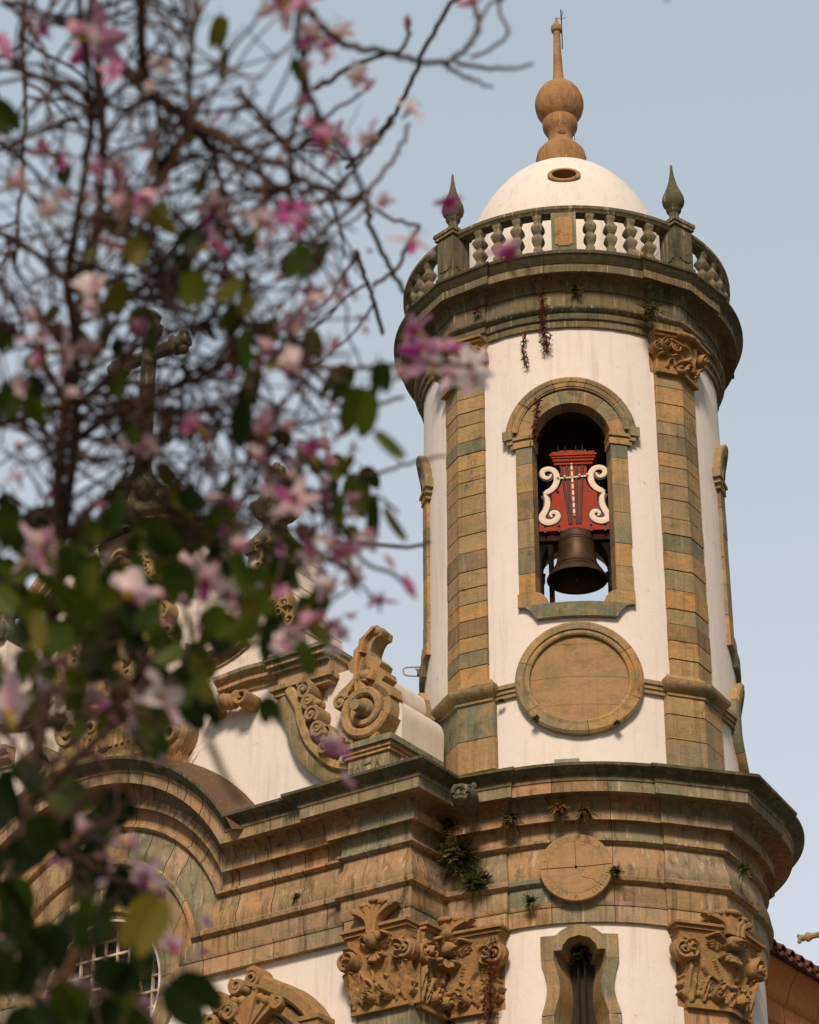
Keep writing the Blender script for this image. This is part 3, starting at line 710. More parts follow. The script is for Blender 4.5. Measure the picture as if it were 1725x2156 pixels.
# ---- upper entablature, balustrade
UP = [(-.1, 26.02), (.05, 26.02), (.05, 26.14), (.06, 26.145), (.09, 26.16), (.09, 26.28), (.12, 26.29), (.165, 26.34), (.17, 26.375), (.10, 26.40), (.085, 26.42),
      (.08, 26.72), (.11, 26.725), (.105, 26.80), (.13, 26.90), (.20, 26.96), (.36, 26.93), (.405, 26.91), (.41, 26.91), (.41, 27.065), (.43, 27.075), (.445, 27.10), (.475, 27.13), (.49, 27.165), (.525, 27.205), (.535, 27.21), (.535, 27.255), (-.1, 27.34)]
UB = [0,0,0,0,1,1,1,1,1,1,2, 3,3,3,3,3,3, 4,4,4, 5,5,5,5,5,5,5]
ring_sweep(RU, UP, 0.50, 0.06, 0.12, UB, 'upper_entablature', M_TOP, tower, 12, dg=-1.3)
mb = MB()
lathe_prof = [(2.66, 27.25), (2.98, 27.25), (2.98, 27.40), (2.95, 27.42), (2.70, 27.42), (2.66, 27.40)]
rows = [[tw(q_, a, z) for a in range(0, 360, 4)] for q_, z in lathe_prof + [lathe_prof[0]]]
mb.grid(rows, 0.5, close_u=True); obj('balustrade_plinth', mb, M_TOP, tower)
mb = MB(); rp = [(2.74, 28.20), (2.94, 28.20), (2.955, 28.23), (2.985, 28.26), (2.985, 28.32), (2.95, 28.345), (2.74, 28.345), (2.71, 28.32), (2.71, 28.26)]
rows = [[tw(q_, a, z) for a in np.arange(0, 360, 4)] for q_, z in rp + [rp[0]]]
mb.grid(rows, lambda i, j: ((j//7)*0.37) % 1, close_u=True); obj('balustrade_rail', mb, M_TOP, tower)
# baluster: square vase shape, doubled belly
def sq_prof(mb, prof, r=0.5):
    rows = []
    for w, z, rd in prof:
        row = []
        for sx, sy in ((1, -1), (1, 1), (-1, 1), (-1, -1)):
            if rd:
                for t in (0.35, 0.0, -0.35) if False else (0,): pass
            row.append((sx*w, sy*w, z))
        rows.append(row)
    mb.grid(rows, r, close_u=True); mb.add(rows[0], [[3, 2, 1, 0]], r); mb.add(rows[-1], [[0, 1, 2, 3]], r)
BAL = [(.075, 0, 0), (.075, .09, 0), (.055, .11, 0), (.05, .15, 0), (.075, .21, 0), (.10, .28, 0), (.085, .34, 0), (.055, .38, 0), (.05, .41, 0), (.08, .45, 0), (.105, .52, 0), (.085, .58, 0), (.055, .63, 0), (.06, .69, 0), (.075, .72, 0), (.075, .785, 0)]
mb = MB()
BV = [(w*1.12, z) for w, z, _ in BAL]
zz = np.linspace(0, .785, 34); ww = np.interp(zz, [z for _, z in BV], [w for w, _ in BV])
rows = [[(w*ca, w*sa, z) for ca, sa in [(cos(t)/max(abs(cos(t)), abs(sin(t)))**0.72, sin(t)/max(abs(cos(t)), abs(sin(t)))**0.72) for t in np.arange(0, 2*pi, pi/8)]] for w, z in zip(ww, zz)]
mb.grid(rows, 0.5, close_u=True); mb.add(rows[0], [list(range(16))[::-1]]); mb.add(rows[-1], [list(range(16))])
bal0 = obj('baluster', mb, stone('baluster_stone', [(0, (.20, .175, .105)), (1, (.23, .19, .115))], dark=0.45, warm=0.12, streak=0.5, gain=1.0, green=0.5), tower, origin=(0, 0, 0))
first = True
def rotz_of(phi):
    p = radians(phi); d = sin(p)*RT + cos(p)*FR; return atan2(d[1], d[0])
for qd in (0, 90, 180, 270):
    for sg in (-1, 1):
        for i, a in enumerate((9.0, 16.3, 23.6, 30.9)):
            ph = qd + sg*a*(1.0 if qd in (0, 180) else 1.04); loc = tw(2.85, ph, 27.418)
            if first: bal0.location = np.array(loc) - WLOC[tower.name]; bal0.rotation_euler = (0, 0, rotz_of(ph)); first = False
            else: copy_to(bal0, tower, loc, rotz_of(ph))
def radial(phi, r0):                         # local frame at a point: a = tangent, c = outwards
    c_ = np.array(tw(r0, phi, 0)[:2]); n_ = (c_-TC[0])/np.linalg.norm(c_-TC[0]); t_ = np.array([-n_[1], n_[0]])
    p = radians(phi); tr = cos(p)*RT - sin(p)*FR
    if t_ @ tr < 0: t_ = -t_
    def M(a, z, c): q_ = c_ + t_*a + n_*c; return (q_[0], q_[1], z)
    return M
def panel_face(mb, M, w, z0, z1, d):
    zt = [(-w, z0), (w, z0), (w, z1), (-w, z1)]
    a = 0.05; Pn = []
    pts = [(-w+a, z0), (w-a, z0), (w-a, z0+a*.6), (w, z0+a*.6), (w, z1-a*.6), (w-a, z1-a*.6), (w-a, z1), (-w+a, z1), (-w+a, z1-a*.6), (-w, z1-a*.6), (-w, z0+a*.6), (-w+a, z0+a*.6)]
    prism(mb, pts, d-0.03, d+0.018, M, 0.55)
for ph in (0, 90, 180, 270):
    M = radial(ph, 2.85); mb = MB(); box(mb, -0.215, 0.215, 27.42, 28.20, -0.09, 0.09, M, 0.85); panel_face(mb, M, 0.15, 27.50, 28.10, 0.09)
    obj('balustrade_panel', mb, M_STONE, tower)
FIN = [(.20, 0), (.205, .03), (.16, .07), (.10, .14), (.085, .20), (.09, .27), (.125, .31), (.135, .345), (.11, .36), (.14, .40), (.185, .46), (.20, .54), (.19, .62), (.15, .72), (.105, .83), (.07, .95), (.045, 1.08), (.028, 1.20), (.022, 1.31), (.01, 1.345)]
for ph in CS:
    M = radial(ph, 2.86); mb = MB()
    box(mb, -.20, .20, 27.34, 28.26, -.20, .20, M, 0.52); box(mb, -.235, .235, 28.265, 28.33, -.235, .235, M, 0.6); box(mb, -.255, .255, 28.333, 28.40, -.255, .255, M, 0.3)
    box(mb, -.225, .225, 27.26, 27.46, -.225, .225, M, 0.4)
    panel_face(mb, M, .135, 27.55, 28.18, .20)
    for sg in (1, -1):
        Ms = (lambda a, z, c, M=M, sg=sg: M(sg*c, z, sg*a)); panel_face(mb, Ms, .135, 27.55, 28.18, .20)
    post = obj('balustrade_post', mb, M_TOP, tower)
    mb = MB(); c_ = tw(2.86, ph, 28.40); lathe(mb, FIN, c_, 24); obj('flame_finial', mb, M_TOP, post)

# ---- dome with oculus and great finial
mb = MB(); rows = []
for z in list(np.linspace(27.3, 30.2, 14)) + list(np.linspace(30.35, 31.24, 12)):
    q_ = 1.96*sqrt(max(0.0, 1-((z-28.25)/3.0)**2)) if z > 28.25 else 1.96
    rows.append([tw(q_, a, z) for a in range(0, 360, 5)])
mb.grid(rows, 0.5, close_u=True)
DOME = mb
# oculus: a short oval stone tube set in the dome
zo = 29.96; ro = 1.96*sqrt(1-((zo-28.25)/3.0)**2); oph = 1.5
base = np.array(tw(ro, oph, zo)); p_ = radians(oph); out = np.array([*(sin(p_)*RT + cos(p_)*FR), 0]); tan_ = np.array([*(cos(p_)*RT - sin(p_)*FR), 0]); up = np.array([0, 0, 1.0])
nrm = out*cos(radians(22)) + up*sin(radians(22)); upv = np.cross(tan_, nrm); upv = upv if upv[2] > 0 else -upv
def ovM(a, b, c): return tuple(base + tan_*a + upv*b + nrm*c)
def ovring(prof, n=32): return [[ovM(q_*0.30*cos(2*pi*k/n), q_*0.215*sin(2*pi*k/n), d) for k in range(n)] for q_, d in prof]
def ovloc(p): v = np.array(p) - base; return (v @ tan_)/.30, (v @ upv)/.215, v @ nrm
# ring of quads joining the oval to the dome surface
def dome_pt(a, b):                           # follow the normal from the tangent plane back to the dome
    c = 0.2
    for _ in range(40):
        p = base + tan_*a*.30 + upv*b*.215 + nrm*c; q_ = np.hypot(*(p[:2]-T)); z = p[2]
        f_ = (q_/1.96)**2 + ((z-28.25)/3.0)**2 - 1; c -= f_*0.5
    return p
keep = []
for i, f_ in enumerate(DOME.f):
    cen = np.mean([DOME.v[k] for k in f_], axis=0); a, b, c = ovloc(cen)
    if not (c > -1.0 and a*a + b*b < 1.7): keep.append(i)
DOME.f = [DOME.f[i] for i in keep]; DOME.r = [DOME.r[i] for i in keep]
DOME.grid([[dome_pt(q_*cos(2*pi*k/48), q_*sin(2*pi*k/48)) + nrm*e_ for k in range(48)] for q_, e_ in ((0.97, .004), (1.3, .003), (1.75, .0), (2.15, -.012))], 0.5, close_u=True)
dome = obj('dome', DOME, M_WHITE, tower, smooth=60)
mb = MB(); mb.grid(ovring([(1.0, -0.35), (1.0, 0.035), (0.95, 0.05), (0.74, 0.05), (0.70, -0.25)]), 0.4, close_u=True)
oc = obj('oculus', mb, M_TERRA, dome)
mb = MB(); R2 = ovring([(0.72, -0.20), (0.4, -0.20), (0.02, -0.20)]); mb.grid(R2, close_u=True); obj('recess', mb, M_DARK, oc)
mb = MB()
GF = [(.30, 30.95), (.42, 31.15), (.475, 31.35), (.48, 31.52), (.45, 31.66), (.36, 31.78), (.27, 31.84), (.235, 31.93), (.23, 32.03), (.245, 32.12), (.29, 32.18), (.325, 32.25), (.335, 32.33), (.335, 32.42), (.30, 32.425), (.31, 32.46)]
GB = [(.31, 32.455), (.38, 32.53), (.43, 32.62), (.46, 32.74), (.468, 32.85), (.455, 32.95), (.452, 32.965), (.44, 32.97), (.442, 32.985), (.40, 33.10), (.33, 33.21), (.24, 33.29), (.15, 33.33)]
GS = [(.155, 33.325), (.13, 33.38), (.105, 33.46), (.102, 33.54), (.098, 33.55), (.095, 33.60), (.082, 34.0), (.083, 34.01), (.079, 34.02), (.07, 34.4), (.066, 34.55), (.07, 34.56), (.068, 34.60), (.10, 34.63), (.115, 34.69), (.105, 34.75), (.06, 34.81), (.04, 34.84), (.03, 34.92), (.018, 34.97)]
axis = (T[0], T[1], 0)
lathe(mb, GF, axis, 32); fin = obj('great_finial', mb, M_TERRA, tower)
mb = MB(); lathe(mb, GB, axis, 36); obj('ball', mb, M_TERRA, fin)
mb = MB(); lathe(mb, GS[:6], axis, 20, 0.3); lathe(mb, GS[5:], axis, 20, 0.9); obj('spire', mb, M_TERRA, fin)
mb = MB(); px = np.array([*(RT*0.10), 0]); A0 = np.array([T[0], T[1], 0])
tube(mb, [A0 + px + (0, 0, 34.2), A0 + px + (0, 0, 34.7), A0 + px*0.95 + (0, 0, 35.17)], 0.012, 6)
for dx in (-.9, .8, .35): tube(mb, [A0 + px + (0, 0, 34.93), A0 + px*(1+dx) + (0, 0, 34.97 + (.17 if dx == .35 else 0))], 0.006, 5)
tube(mb, [A0 + np.array([*(RT*0.27 + FR*.1), 31.9]), A0 + np.array([*(RT*0.27 + FR*.1), 32.15])], 0.008, 5)
obj('lightning_rod', mb, M_IRON, fin)
# spall in the neck of the finial
mb = MB(); nc = np.array(tw(0.205, 6, 32.02))
ball(mb, (0, 0, 0), .085, .035, .07, M=lambda a, b, c: tuple(nc + np.array([*(RT*a + FR*(b+.012)), c]))); obj('broken_patch', mb, stone('broken_stone', [(0, (.16, .08, .04)), (1, (.2, .1, .05))]), fin)
# waste pipe under the cornice
mb = MB(); a0, a1 = np.array(tw(2.5, 93, 26.66)), np.array(tw(2.97, 93, 26.66)); tube(mb, [a0, a1], 0.05, 10); obj('drain_pipe', mb, M_TOP, tower)

# ------------------------------------------------------------------ bell
RB = 2.18
bc = np.array(tw(RB, 0.6, 0)[:2])
bell = thing('bell', (bc[0], bc[1], 20.4), 'dark bronze bell hanging under a red and white lyre-shaped headstock in the arched opening', 'bell')
def bM(s, z, d): p = bc + RT*s + FR*d; return (p[0], p[1], z)
ZY = 22.30                                   # underside of the headstock
BP = [(.02, .93), (.20, .925), (.255, .90), (.275, .86), (.28, .80), (.285, .78), (.29, .77), (.30, .60), (.315, .45), (.335, .33), (.365, .235), (.40, .17), (.435, .13), (.455, .10), (.485, .05), (.50, .015), (.495, 0), (.47, .01), (.43, .08), (.37, .17), (.31, .30), (.27, .55), (.24, .82), (.02, .86)]
zb = ZY - 0.96
mb = MB(); til = radians(5)
def tilt(p):                                 # hangs leaning a little, mouth towards the square
    s, d, z = p; zz = z - 0.93; return bM(s, zb + 0.93 + zz*cos(til) - d*sin(til)*0, d + 0.02 - zz*sin(til))
rows = [[tilt((q_*cos(2*pi*k/40), q_*sin(2*pi*k/40), z)) for k in range(40)] for q_, z in BP]
mb.grid(rows, 0.5, close_u=True, flip=True)
for q_, z in ((.292, .74), (.295, .70), (.37, .235), (.41, .165), (.425, .145)):
    tube(mb, [tilt((q_*cos(2*pi*k/40), q_*sin(2*pi*k/40), z)) for k in range(41)], 0.007, 6, cap=False)
tube(mb, [tilt((0, 0, .9)), tilt((0, 0, 1.04))], .06, 10); tube(mb, smoothpts([tilt((-.12, 0, .91)), tilt((-.1, 0, 1.03)), tilt((0, 0, 1.07)), tilt((.1, 0, 1.03)), tilt((.12, 0, .91))], 4), .03, 8)
obj('bell_cup', mb, M_BRONZE, bell)
mb = MB(); tube(mb, [tilt((0, 0, .85)), tilt((0, 0, .12))], .022, 8); ball(mb, (0, 0, 0), .055, .055, .075, M=lambda a, b, c: tilt((a, b, c + .04))); tube(mb, [tilt((0, 0, 0)), tilt((0, 0, -.09))], .03, 8)
obj('clapper', mb, M_BRONZE, bell)
K1 = 0.00149; KZ = 0.001685
def yk(x, y): return ((x - 541)*K1, ZY + (1190 - y)*KZ)
def ykm(x, y): return ((541 - x)*K1, ZY + (1190 - y)*KZ)
mb = MB()
half = [(541, 455), (668, 455), (690, 480), (690, 560), (672, 610), (690, 680), (740, 745), (808, 770), (795, 800), (790, 860), (812, 930), (852, 985), (938, 1040), (941, 1190), (541, 1190)]
poly = [yk(*p) for p in half] + [ykm(*p) for p in half[1:-1][::-1]]
prism(mb, poly[::-1], -0.07, 0.07, bM)
hs = obj('headstock', mb, M_RED, bell, label='red painted wooden headstock board')
mb = MB()
for (w, y0, y1, d) in ((215, 455, 425, .10), (228, 424, 395, .125), (245, 394, 372, .145), (262, 371, 350, .165)):
    box(mb, -w*K1, w*K1, yk(0, y0)[1], yk(0, y1)[1], -d, d, bM)
box(mb, -225*K1, 225*K1, yk(0, 349)[1], yk(0, 315)[1], -.10, .10, bM)
for x in (-205, -115, -35, 38, 116, 205): box(mb, (x-34)*K1, (x+34)*K1, yk(0, 314)[1], yk(0, 286 if abs(x) < 150 else 300)[1], -.08, .08, bM)
obj('crown_moulding', mb, M_RED, hs)
# white scrolls: upper and lower volutes joined at a spur
SC = [(292, 556), (276, 590), (243, 600), (205, 582), (190, 545), (208, 510), (258, 496), (312, 512), (346, 556), (352, 622), (334, 680), (292, 730), (236, 762), (206, 782)]
SC2 = [(206, 782), (236, 836), (238, 905), (214, 970), (178, 1030), (190, 1078), (250, 1100), (318, 1080), (352, 1036), (338, 996), (300, 988), (272, 1008), (280, 1036), (298, 1034)]
for mir in (1, -1):
    mb = MB()
    for Q, wd in ((SC, [16, 24, 36, 42, 46, 48, 50, 52, 54, 56, 56, 54, 48, 20]), (SC2, [20, 46, 52, 54, 60, 64, 62, 56, 50, 44, 38, 30, 20, 10])):
        pts = smoothpts([yk(*p) if mir > 0 else ykm(*p) for p in Q], 5)
        ws = np.interp(np.linspace(0, 1, len(pts)), np.linspace(0, 1, len(wd)), wd)*K1*1.2
        ribbon(mb, pts, ws, -0.02 if True else 0, 0.10, bM, 0.5, 0.006)
        ribbon(mb, pts[::-1], ws[::-1], -0.10, -0.05, bM, 0.5, 0.0)
    sc = obj('scroll', mb, M_CREAM, hs, label='white painted scroll')
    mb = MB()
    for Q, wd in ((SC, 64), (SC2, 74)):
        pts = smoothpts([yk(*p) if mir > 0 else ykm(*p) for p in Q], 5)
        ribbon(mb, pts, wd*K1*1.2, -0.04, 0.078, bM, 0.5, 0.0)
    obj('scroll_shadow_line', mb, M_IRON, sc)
for (x0, x1) in ((400, 482), (468, 495), (572, 562), (645, 598)):
    mb = MB(); ribbon(mb, np.array([yk(x0, 455), yk((x0+x1)/2, 790), yk(x1, 1120)]), 0.040, 0.0, 0.088, bM, 0.5, 0.004)
    a = (yk(x0, 455)[0]); xr = {400: 380, 468: 458, 572: 574, 645: 650}[x0]
    tube(mb, [bM(yk(xr, 0)[0], yk(0, 345)[1], .10), bM(yk(xr, 0)[0], yk(0, 240)[1], .10)], .010, 6); ball(mb, (yk(xr, 0)[0], yk(0, 290)[1], .10), .022, .02, .022, M=bM)
    box(mb, yk(xr, 0)[0]-.018, yk(xr, 0)[0]+.018, yk(0, 352)[1], yk(0, 312)[1], .08, .125, bM)
    obj('iron_strap', mb, M_IRON, hs)
mb = MB(); ribbon(mb, np.array([yk(520, 440), yk(526, 700), yk(534, 1035)]), .034, 0.0, .100, bM, 0.5, 0.004)
for y in (455, 520, 590, 660, 735, 805, 875, 945, 1010): ball(mb, (*yk(520 + (y-440)*.022, y), .105), .020, .022, .02, 8, 6, M=bM)
obj('studded_rod', mb, M_CREAM, hs)
mb = MB(); ribbon(mb, np.array([yk(345, 612), yk(525, 604), yk(712, 590)]), .028, 0.0, .108, bM, 0.5, 0.004)
for x in (365, 442, 606, 692): ball(mb, (*yk(x, 612 - (x-345)*.06 - 8), .12), .020, .024, .02, 8, 6, M=bM)
obj('cross_bar', mb, M_CREAM, hs)
for x in (208, 362, 714, 872):
    mb = MB(); box(mb, (x-554)*K1, (x-528)*K1, ZY-.03, ZY+.085, .0, .082, bM); ball(mb, ((x-541)*K1, ZY+.08, .08), .02, .02, .02, 8, 6, M=bM)
    obj('iron_clamp', mb, M_IRON, hs)
mb = MB(); ball(mb, (*yk(358, 755), .075), .026, .026, .02, M=bM); box(mb, yk(688, 0)[0], yk(708, 0)[0], yk(0, 760)[1], yk(0, 742)[1], .0, .078, bM); obj('bolt', mb, M_IRON, hs)
# timber bearing beams and frame in the chamber
def timber(name, pts, label, w=.06):
    mb = MB()
    for a, b in pts:
        a, b = np.array(a), np.array(b); d = (b-a); L = np.linalg.norm(d)
        tube(mb, [a, b], w, 4)
    return obj(name, mb, M_WOOD, tower, label=label, smooth=0)
mb = MB(); box(mb, -.66, .66, ZY-.145, ZY-.008, -.12, .0, bM); obj('headstock_beam', mb, plain('shaded_red_timber', (.035, .010, .008), .7, spec=.1), bell)  # shadow under the headstock put into the beam's near-black red
mb = MB()
for sg in (-1, 1): box(mb, sg*.64-.045, sg*.64+.045, 20.7, ZY-.06, -.32, -.18, bM)
box(mb, -.47, -.38, 20.5, ZY+.3, -1.0, -.9, bM); box(mb, -.44, .0, 20.80, 20.86, -1.1, -1.0, bM); box(mb, -.02, .05, 20.4, 20.86, -1.1, -1.0, bM)
obj('timber_frame', mb, M_WOOD, tower, smooth=0)

# ------------------------------------------------------------------ church front
AZ = radians(-55.08)
UD = np.array([sin(AZ), cos(AZ)]); ND = np.array([-cos(AZ), sin(AZ)])    # u: along the front to the left, w: outwards
O2 = np.array([0.19, 35.86]) + 0.0
def F(u, z, w): p = O2 + UD*u + ND*w; return (p[0], p[1], z)
church = thing('church_front', F(6.98, 0, -0.9), 'white church front with arched stone entablature and scrolled gable half hidden by blossoming branches', 'church front')
UC, ZC, WW = 6.98, 15.40, -0.94
def aring(z): return z - 15.30 + 1.56        # arch radius of a profile line that lies at height z on the straight part
def uend(z): return sqrt(max(aring(z)**2 - (z-ZC)**2, 0.01))
# wall sheet with the round window
mb = MB()
circ = [(UC + 1.22*cos(2*pi*k/40), 15.38 + 1.22*sin(2*pi*k/40)) for k in range(40)]
polar_hole(mb, circ, (UC, 15.38), (0.9, 13.06, 0.0, 17.45), lambda s, z, d: F(s, z, WW), lambda s, z, d: F(s, z, WW-0.7), K=3)
wall = obj('front_wall', mb, M_WHITE, church)
# straight entablature with pilaster break and return to the tower
rr = random.Random(5)
nb = max(LB)+1
def straight(name, mirror):
    us_ = [99, 4.76, 4.745, 4.06, 4.045, 3.36, 3.345, 2.76, 2.745, 2.31, 2.295, 2.0]
    jset = {1: 1, 3: 1, 5: 1, 7: 1, 9: 1}
    rows = []
    for o, z in LP:
        uL = UC - uend(z); q_ = []
        if not mirror:
            for k_, u_ in enumerate(us_): q_.append((min(max(u_, 1.88+o+.03-.002*k_), uL), -.88+o))
            q_.append((1.88+o, -.88+o))
            q_ += [(1.88+o, -.78+o), (1.50+.2*o, -.78+o), (1.492+.2*o, -.78+o), (.78-o, -.78+o), (.78-o, -1.05), (.78-o, -1.06), (.78-o, -2.4)]
            row = [F(u, z, w) for u, w in q_]
        else:
            row = [F(2*UC - min(u_, uL), z, -.88+o) for u_ in us_] + [F(2*UC - 1.88, z, -.88+o)]
        rows.append(row)
    tab = []
    for b in range(nb):
        cur = rr.random(); line = []
        for j in range(len(rows[0])):
            if j in jset and rr.random() < .75: line.append(-1.0); cur = rr.random()
            elif not mirror and j in (14, 17) and rr.random() < .7: line.append(-1.0); cur = rr.random()
            else:
                if not mirror and j in (12, 16, 18): cur = rr.random()
                line.append(cur)
        tab.append(line)
    mb = MB(); mb.grid(rows, lambda i, j: (-0.3 if LB[i] == 7 and tab[7][j] > -.5 else tab[LB[i]][j]), flip=mirror is False)
    return obj(name, mb, M_LOW, church)
straight('entablature', False); straight('entablature', True)
# the entablature arching over the window
rr = random.Random(8); nA = 46; rows = []
js = sorted(rr.sample(range(3, nA-3), 9)); ts = []; kinds = []
for i in range(nA+1):
    t = i/nA
    if i in js: ts += [t-.0016, t+.0016]; kinds += [1, 2]
    else: ts.append(t); kinds.append(0)
for o, z in LP:
    R_ = aring(z); a0 = math.asin(min(1, (z-ZC)/R_)) if z-ZC < R_ else pi/2
    a0 = max(-.1, a0)
    rows.append([F(UC - R_*cos(a0 + (pi-2*a0)*t), ZC + R_*sin(a0 + (pi-2*a0)*t), -.88 + o) for t in ts])
tab = []
for b in range(nb):
    cur = rr.random(); line = []
    for kd in kinds:
        if kd == 1 and rr.random() < .7: line.append(-1.0); cur = rr.random()
        else: line.append(cur)
    tab.append(line)
mb = MB(); mb.grid(rows, lambda i, j: (-0.3 if LB[i] == 7 and tab[7][j] > -.5 else tab[LB[i]][j]))
hood = obj('arched_hood', mb, M_LOW, church); mb = MB()
# weathered back slope of the hood up to the wall
A = np.linspace(0.50, pi-.5, 40)
mb.grid([[F(UC - 3.75*cos(a), ZC + 3.75*sin(a), -.095) for a in A], [F(UC - 3.9*cos(a), ZC + 3.9*sin(a), -.45) for a in A], [F(UC - 4.0*cos(a), ZC + 4.0*sin(a), -.99) for a in A]], 0.2)
obj('hood_top', mb, stone('crusted_stone', [(0, (.13, .08, .045)), (1, (.17, .10, .055))], dark=.8, warm=.1, streak=.2, green=.1), hood)
# dentils under the hood
mb = MB()
for i in range(44):
    a = 0.62 + (pi-1.24)*i/43; R_ = aring(16.85)
    Mx = lambda x, y, c, a=a: F(UC - (R_+y)*cos(a) + x*sin(a), ZC + (R_+y)*sin(a) + x*cos(a), c)
    box(mb, -.055, .055, -.075, .07, -.64, -.605, Mx, rr.random())
obj('dentil_course', mb, M_LOW, church)
# round window: stone rings, frame and glazing
mb = MB()
for (r0, r1, d) in ((1.22, 1.40, -.72), (1.40, 1.66, -.86)):
    pass
RW = [(1.20, -1.45), (1.20, -.98), (1.27, -.93), (1.34, -.93), (1.36, -.86), (1.45, -.84), (1.50, -.80), (1.56, -.80), (1.60, -.84), (1.66, -.86), (1.66, -1.0)]
arc_ring(mb, UC, 15.38, RW, .35, .35+2*pi, 72, lambda u, z, w: F(u, z, w), 9, rr, close=True)
rw = obj('round_window', mb, M_STONE, church)
mb = MB()
for i in range(-4, 5):
    x = i*.262; h = sqrt(1.2**2 - x*x); box(mb, UC+x-.018, UC+x+.018, 15.38-h, 15.38+h, -1.34, -1.29, F)
    box(mb, UC-h, UC+h, 15.38+x-.018, 15.38+x+.018, -1.335, -1.285, F)
obj('glazing_bar', mb, M_CREAM, rw)
mb = MB(); mb.add([F(UC + 1.21*cos(2*pi*k/40), 15.38 + 1.21*sin(2*pi*k/40), -1.36) for k in range(40)], [list(range(40))]); obj('pane', mb, M_GLASS, rw, smooth=0)
# facade pilaster and capitals
mb = MB(); z = 0
while z < 14.0:
    h = min(rr.uniform(.5, .75), 14.02 - z); rv = rr.random() if z < 13 else 0.52
    V = [(1.76, -1.2), (1.76, -.82), (.80, -.82), (.80, -2.4)]
    n = 4; vv = [F(u, z+.005, w) for u, w in V] + [F(u, z+h-.005, w) for u, w in V]
    mb.add(vv, [[0, 1, 5, 4], [1, 2, 6, 5], [2, 3, 7, 6], [4, 5, 6, 7]], rv); z += h
    if 14.02 - z < .02: break
fp = obj('corner_pilaster', mb, M_LOW, church)
mb = MB(); FM = lambda s, z, d: F(1.28 - s, z, -.82 + d)
capital(mb, FM, .50, 14.02, 1.12, 'large', .24, ns=100, nz=96, ab_h=.11)
for sg in (-1, 1):
    volute(mb, FM, sg*.545, 14.80, .17, .24, .07, sg); curl(mb, FM, sg*.50, 14.28, .36, .12, .05, .18)
for u in (-.30, 0, .30): curl(mb, FM, u, 14.06, .26, .09, .06, .10)
plume(mb, FM, 0, 15.06, .25, .56, rng)
ball(mb, (0, 15.0, .30), .10, .125, .11, M=FM); ball(mb, (0, 14.985, .405), .022, .035, .03, M=FM)
for sg in (-1, 1): ball(mb, (sg*.036, 15.025, .39), .016, .011, .015, M=FM); ball(mb, (sg*.09, 15.05, .30), .06, .08, .06, M=FM)
ball(mb, (0, 14.935, .385), .03, .01, .02, M=FM); ball(mb, (0, 15.10, .29), .11, .05, .09, M=FM)
RM = lambda s, z, d: F(.80 - d, z, -1.42 - s)
capital(mb, RM, .48, 14.02, 1.12, 'large', .1, ns=80, nz=80, ab_h=.11, s_lo=-.9)
for sg in (-1,): volute(mb, RM, sg*.50, 14.80, .165, .22, .07, sg)
for u in (-.3, 0.0, .3): curl(mb, RM, u, 14.10, .34, .10, .05, .12)
ball(mb, (0.0, 15.18, .22), .20, .10, .12, M=RM)
obj('capital', mb, M_CARVE, fp, label='large carved capital with cherub head, volutes and plume')

# ---- gable
def strip3(mb, pts, c0, c1, M=F, r=0.5):     # extruded open path
    mb.grid([[M(u, z, c0) for u, z in pts], [M(u, z, c1) for u, z in pts]], r)
mir = lambda P: [(2*UC - u, z) for u, z in P[::-1]]
side = smoothpts([(3.66, 22.70), (3.60, 22.20), (3.52, 21.80), (3.28, 21.42), (3.12, 21.0), (3.04, 20.6), (3.06, 20.22)], 3)
dip = smoothpts([(4.25, 22.0), (4.32, 21.5), (4.55, 21.15), (4.88, 20.98), (5.18, 21.15), (5.30, 21.6), (5.33, 22.3)], 3)
right = [(2.42, 17.2), (2.42, 20.08)] + [tuple(p) for p in side[::-1]] + [(4.22, 22.70)] + [tuple(p) for p in dip] + [(5.30, 22.75), (5.02, 22.92), (5.4, 23.34), (5.95, 23.70), (6.5, 23.84), (UC, 23.88)]
poly = right + [(2*UC - u, z) for u, z in right[:-1][::-1]]
mb = MB(); BW = -2.2
n = len(poly)
mb.add([F(u, z, WW) for u, z in poly], [list(range(n))]); mb.add([F(u, z, BW) for u, z in poly], [list(range(n))[::-1]])
rows = [[F(u, z, WW - (WW-BW)*k/3) for u, z in poly + [poly[0]]] for k in range(4)]
mb.grid(rows)
gable = obj('gable', mb, M_OLDWHITE, church, smooth=40)
mb = MB(); mb.add([F(2.40, 17.3, WW+.006), F(11.56, 17.3, WW+.006), F(11.56, 20.1, WW+.006), F(2.40, 20.1, WW+.006)], [[0, 1, 2, 3]]); mb.add([F(1.0, 17.45, WW+.004), F(2.41, 17.45, WW+.004), F(2.41, 19.0, WW+.004), F(1.6, 18.3, WW+.004)], [[0, 1, 2, 3]])
obj('gable_panel', mb, M_WHITE, church, smooth=0)
# plaster ridges on the back of the side sweep
mb = MB()
for i in range(8):
    t = i/8; k = int(t*(len(side)-1)); u, z = side[k]
    tube(mb, [F(u-.01, z, WW-.05), F(u-.0, z, BW)], .012, 6)
obj('plaster_ridge', mb, M_OLDWHITE, gable)
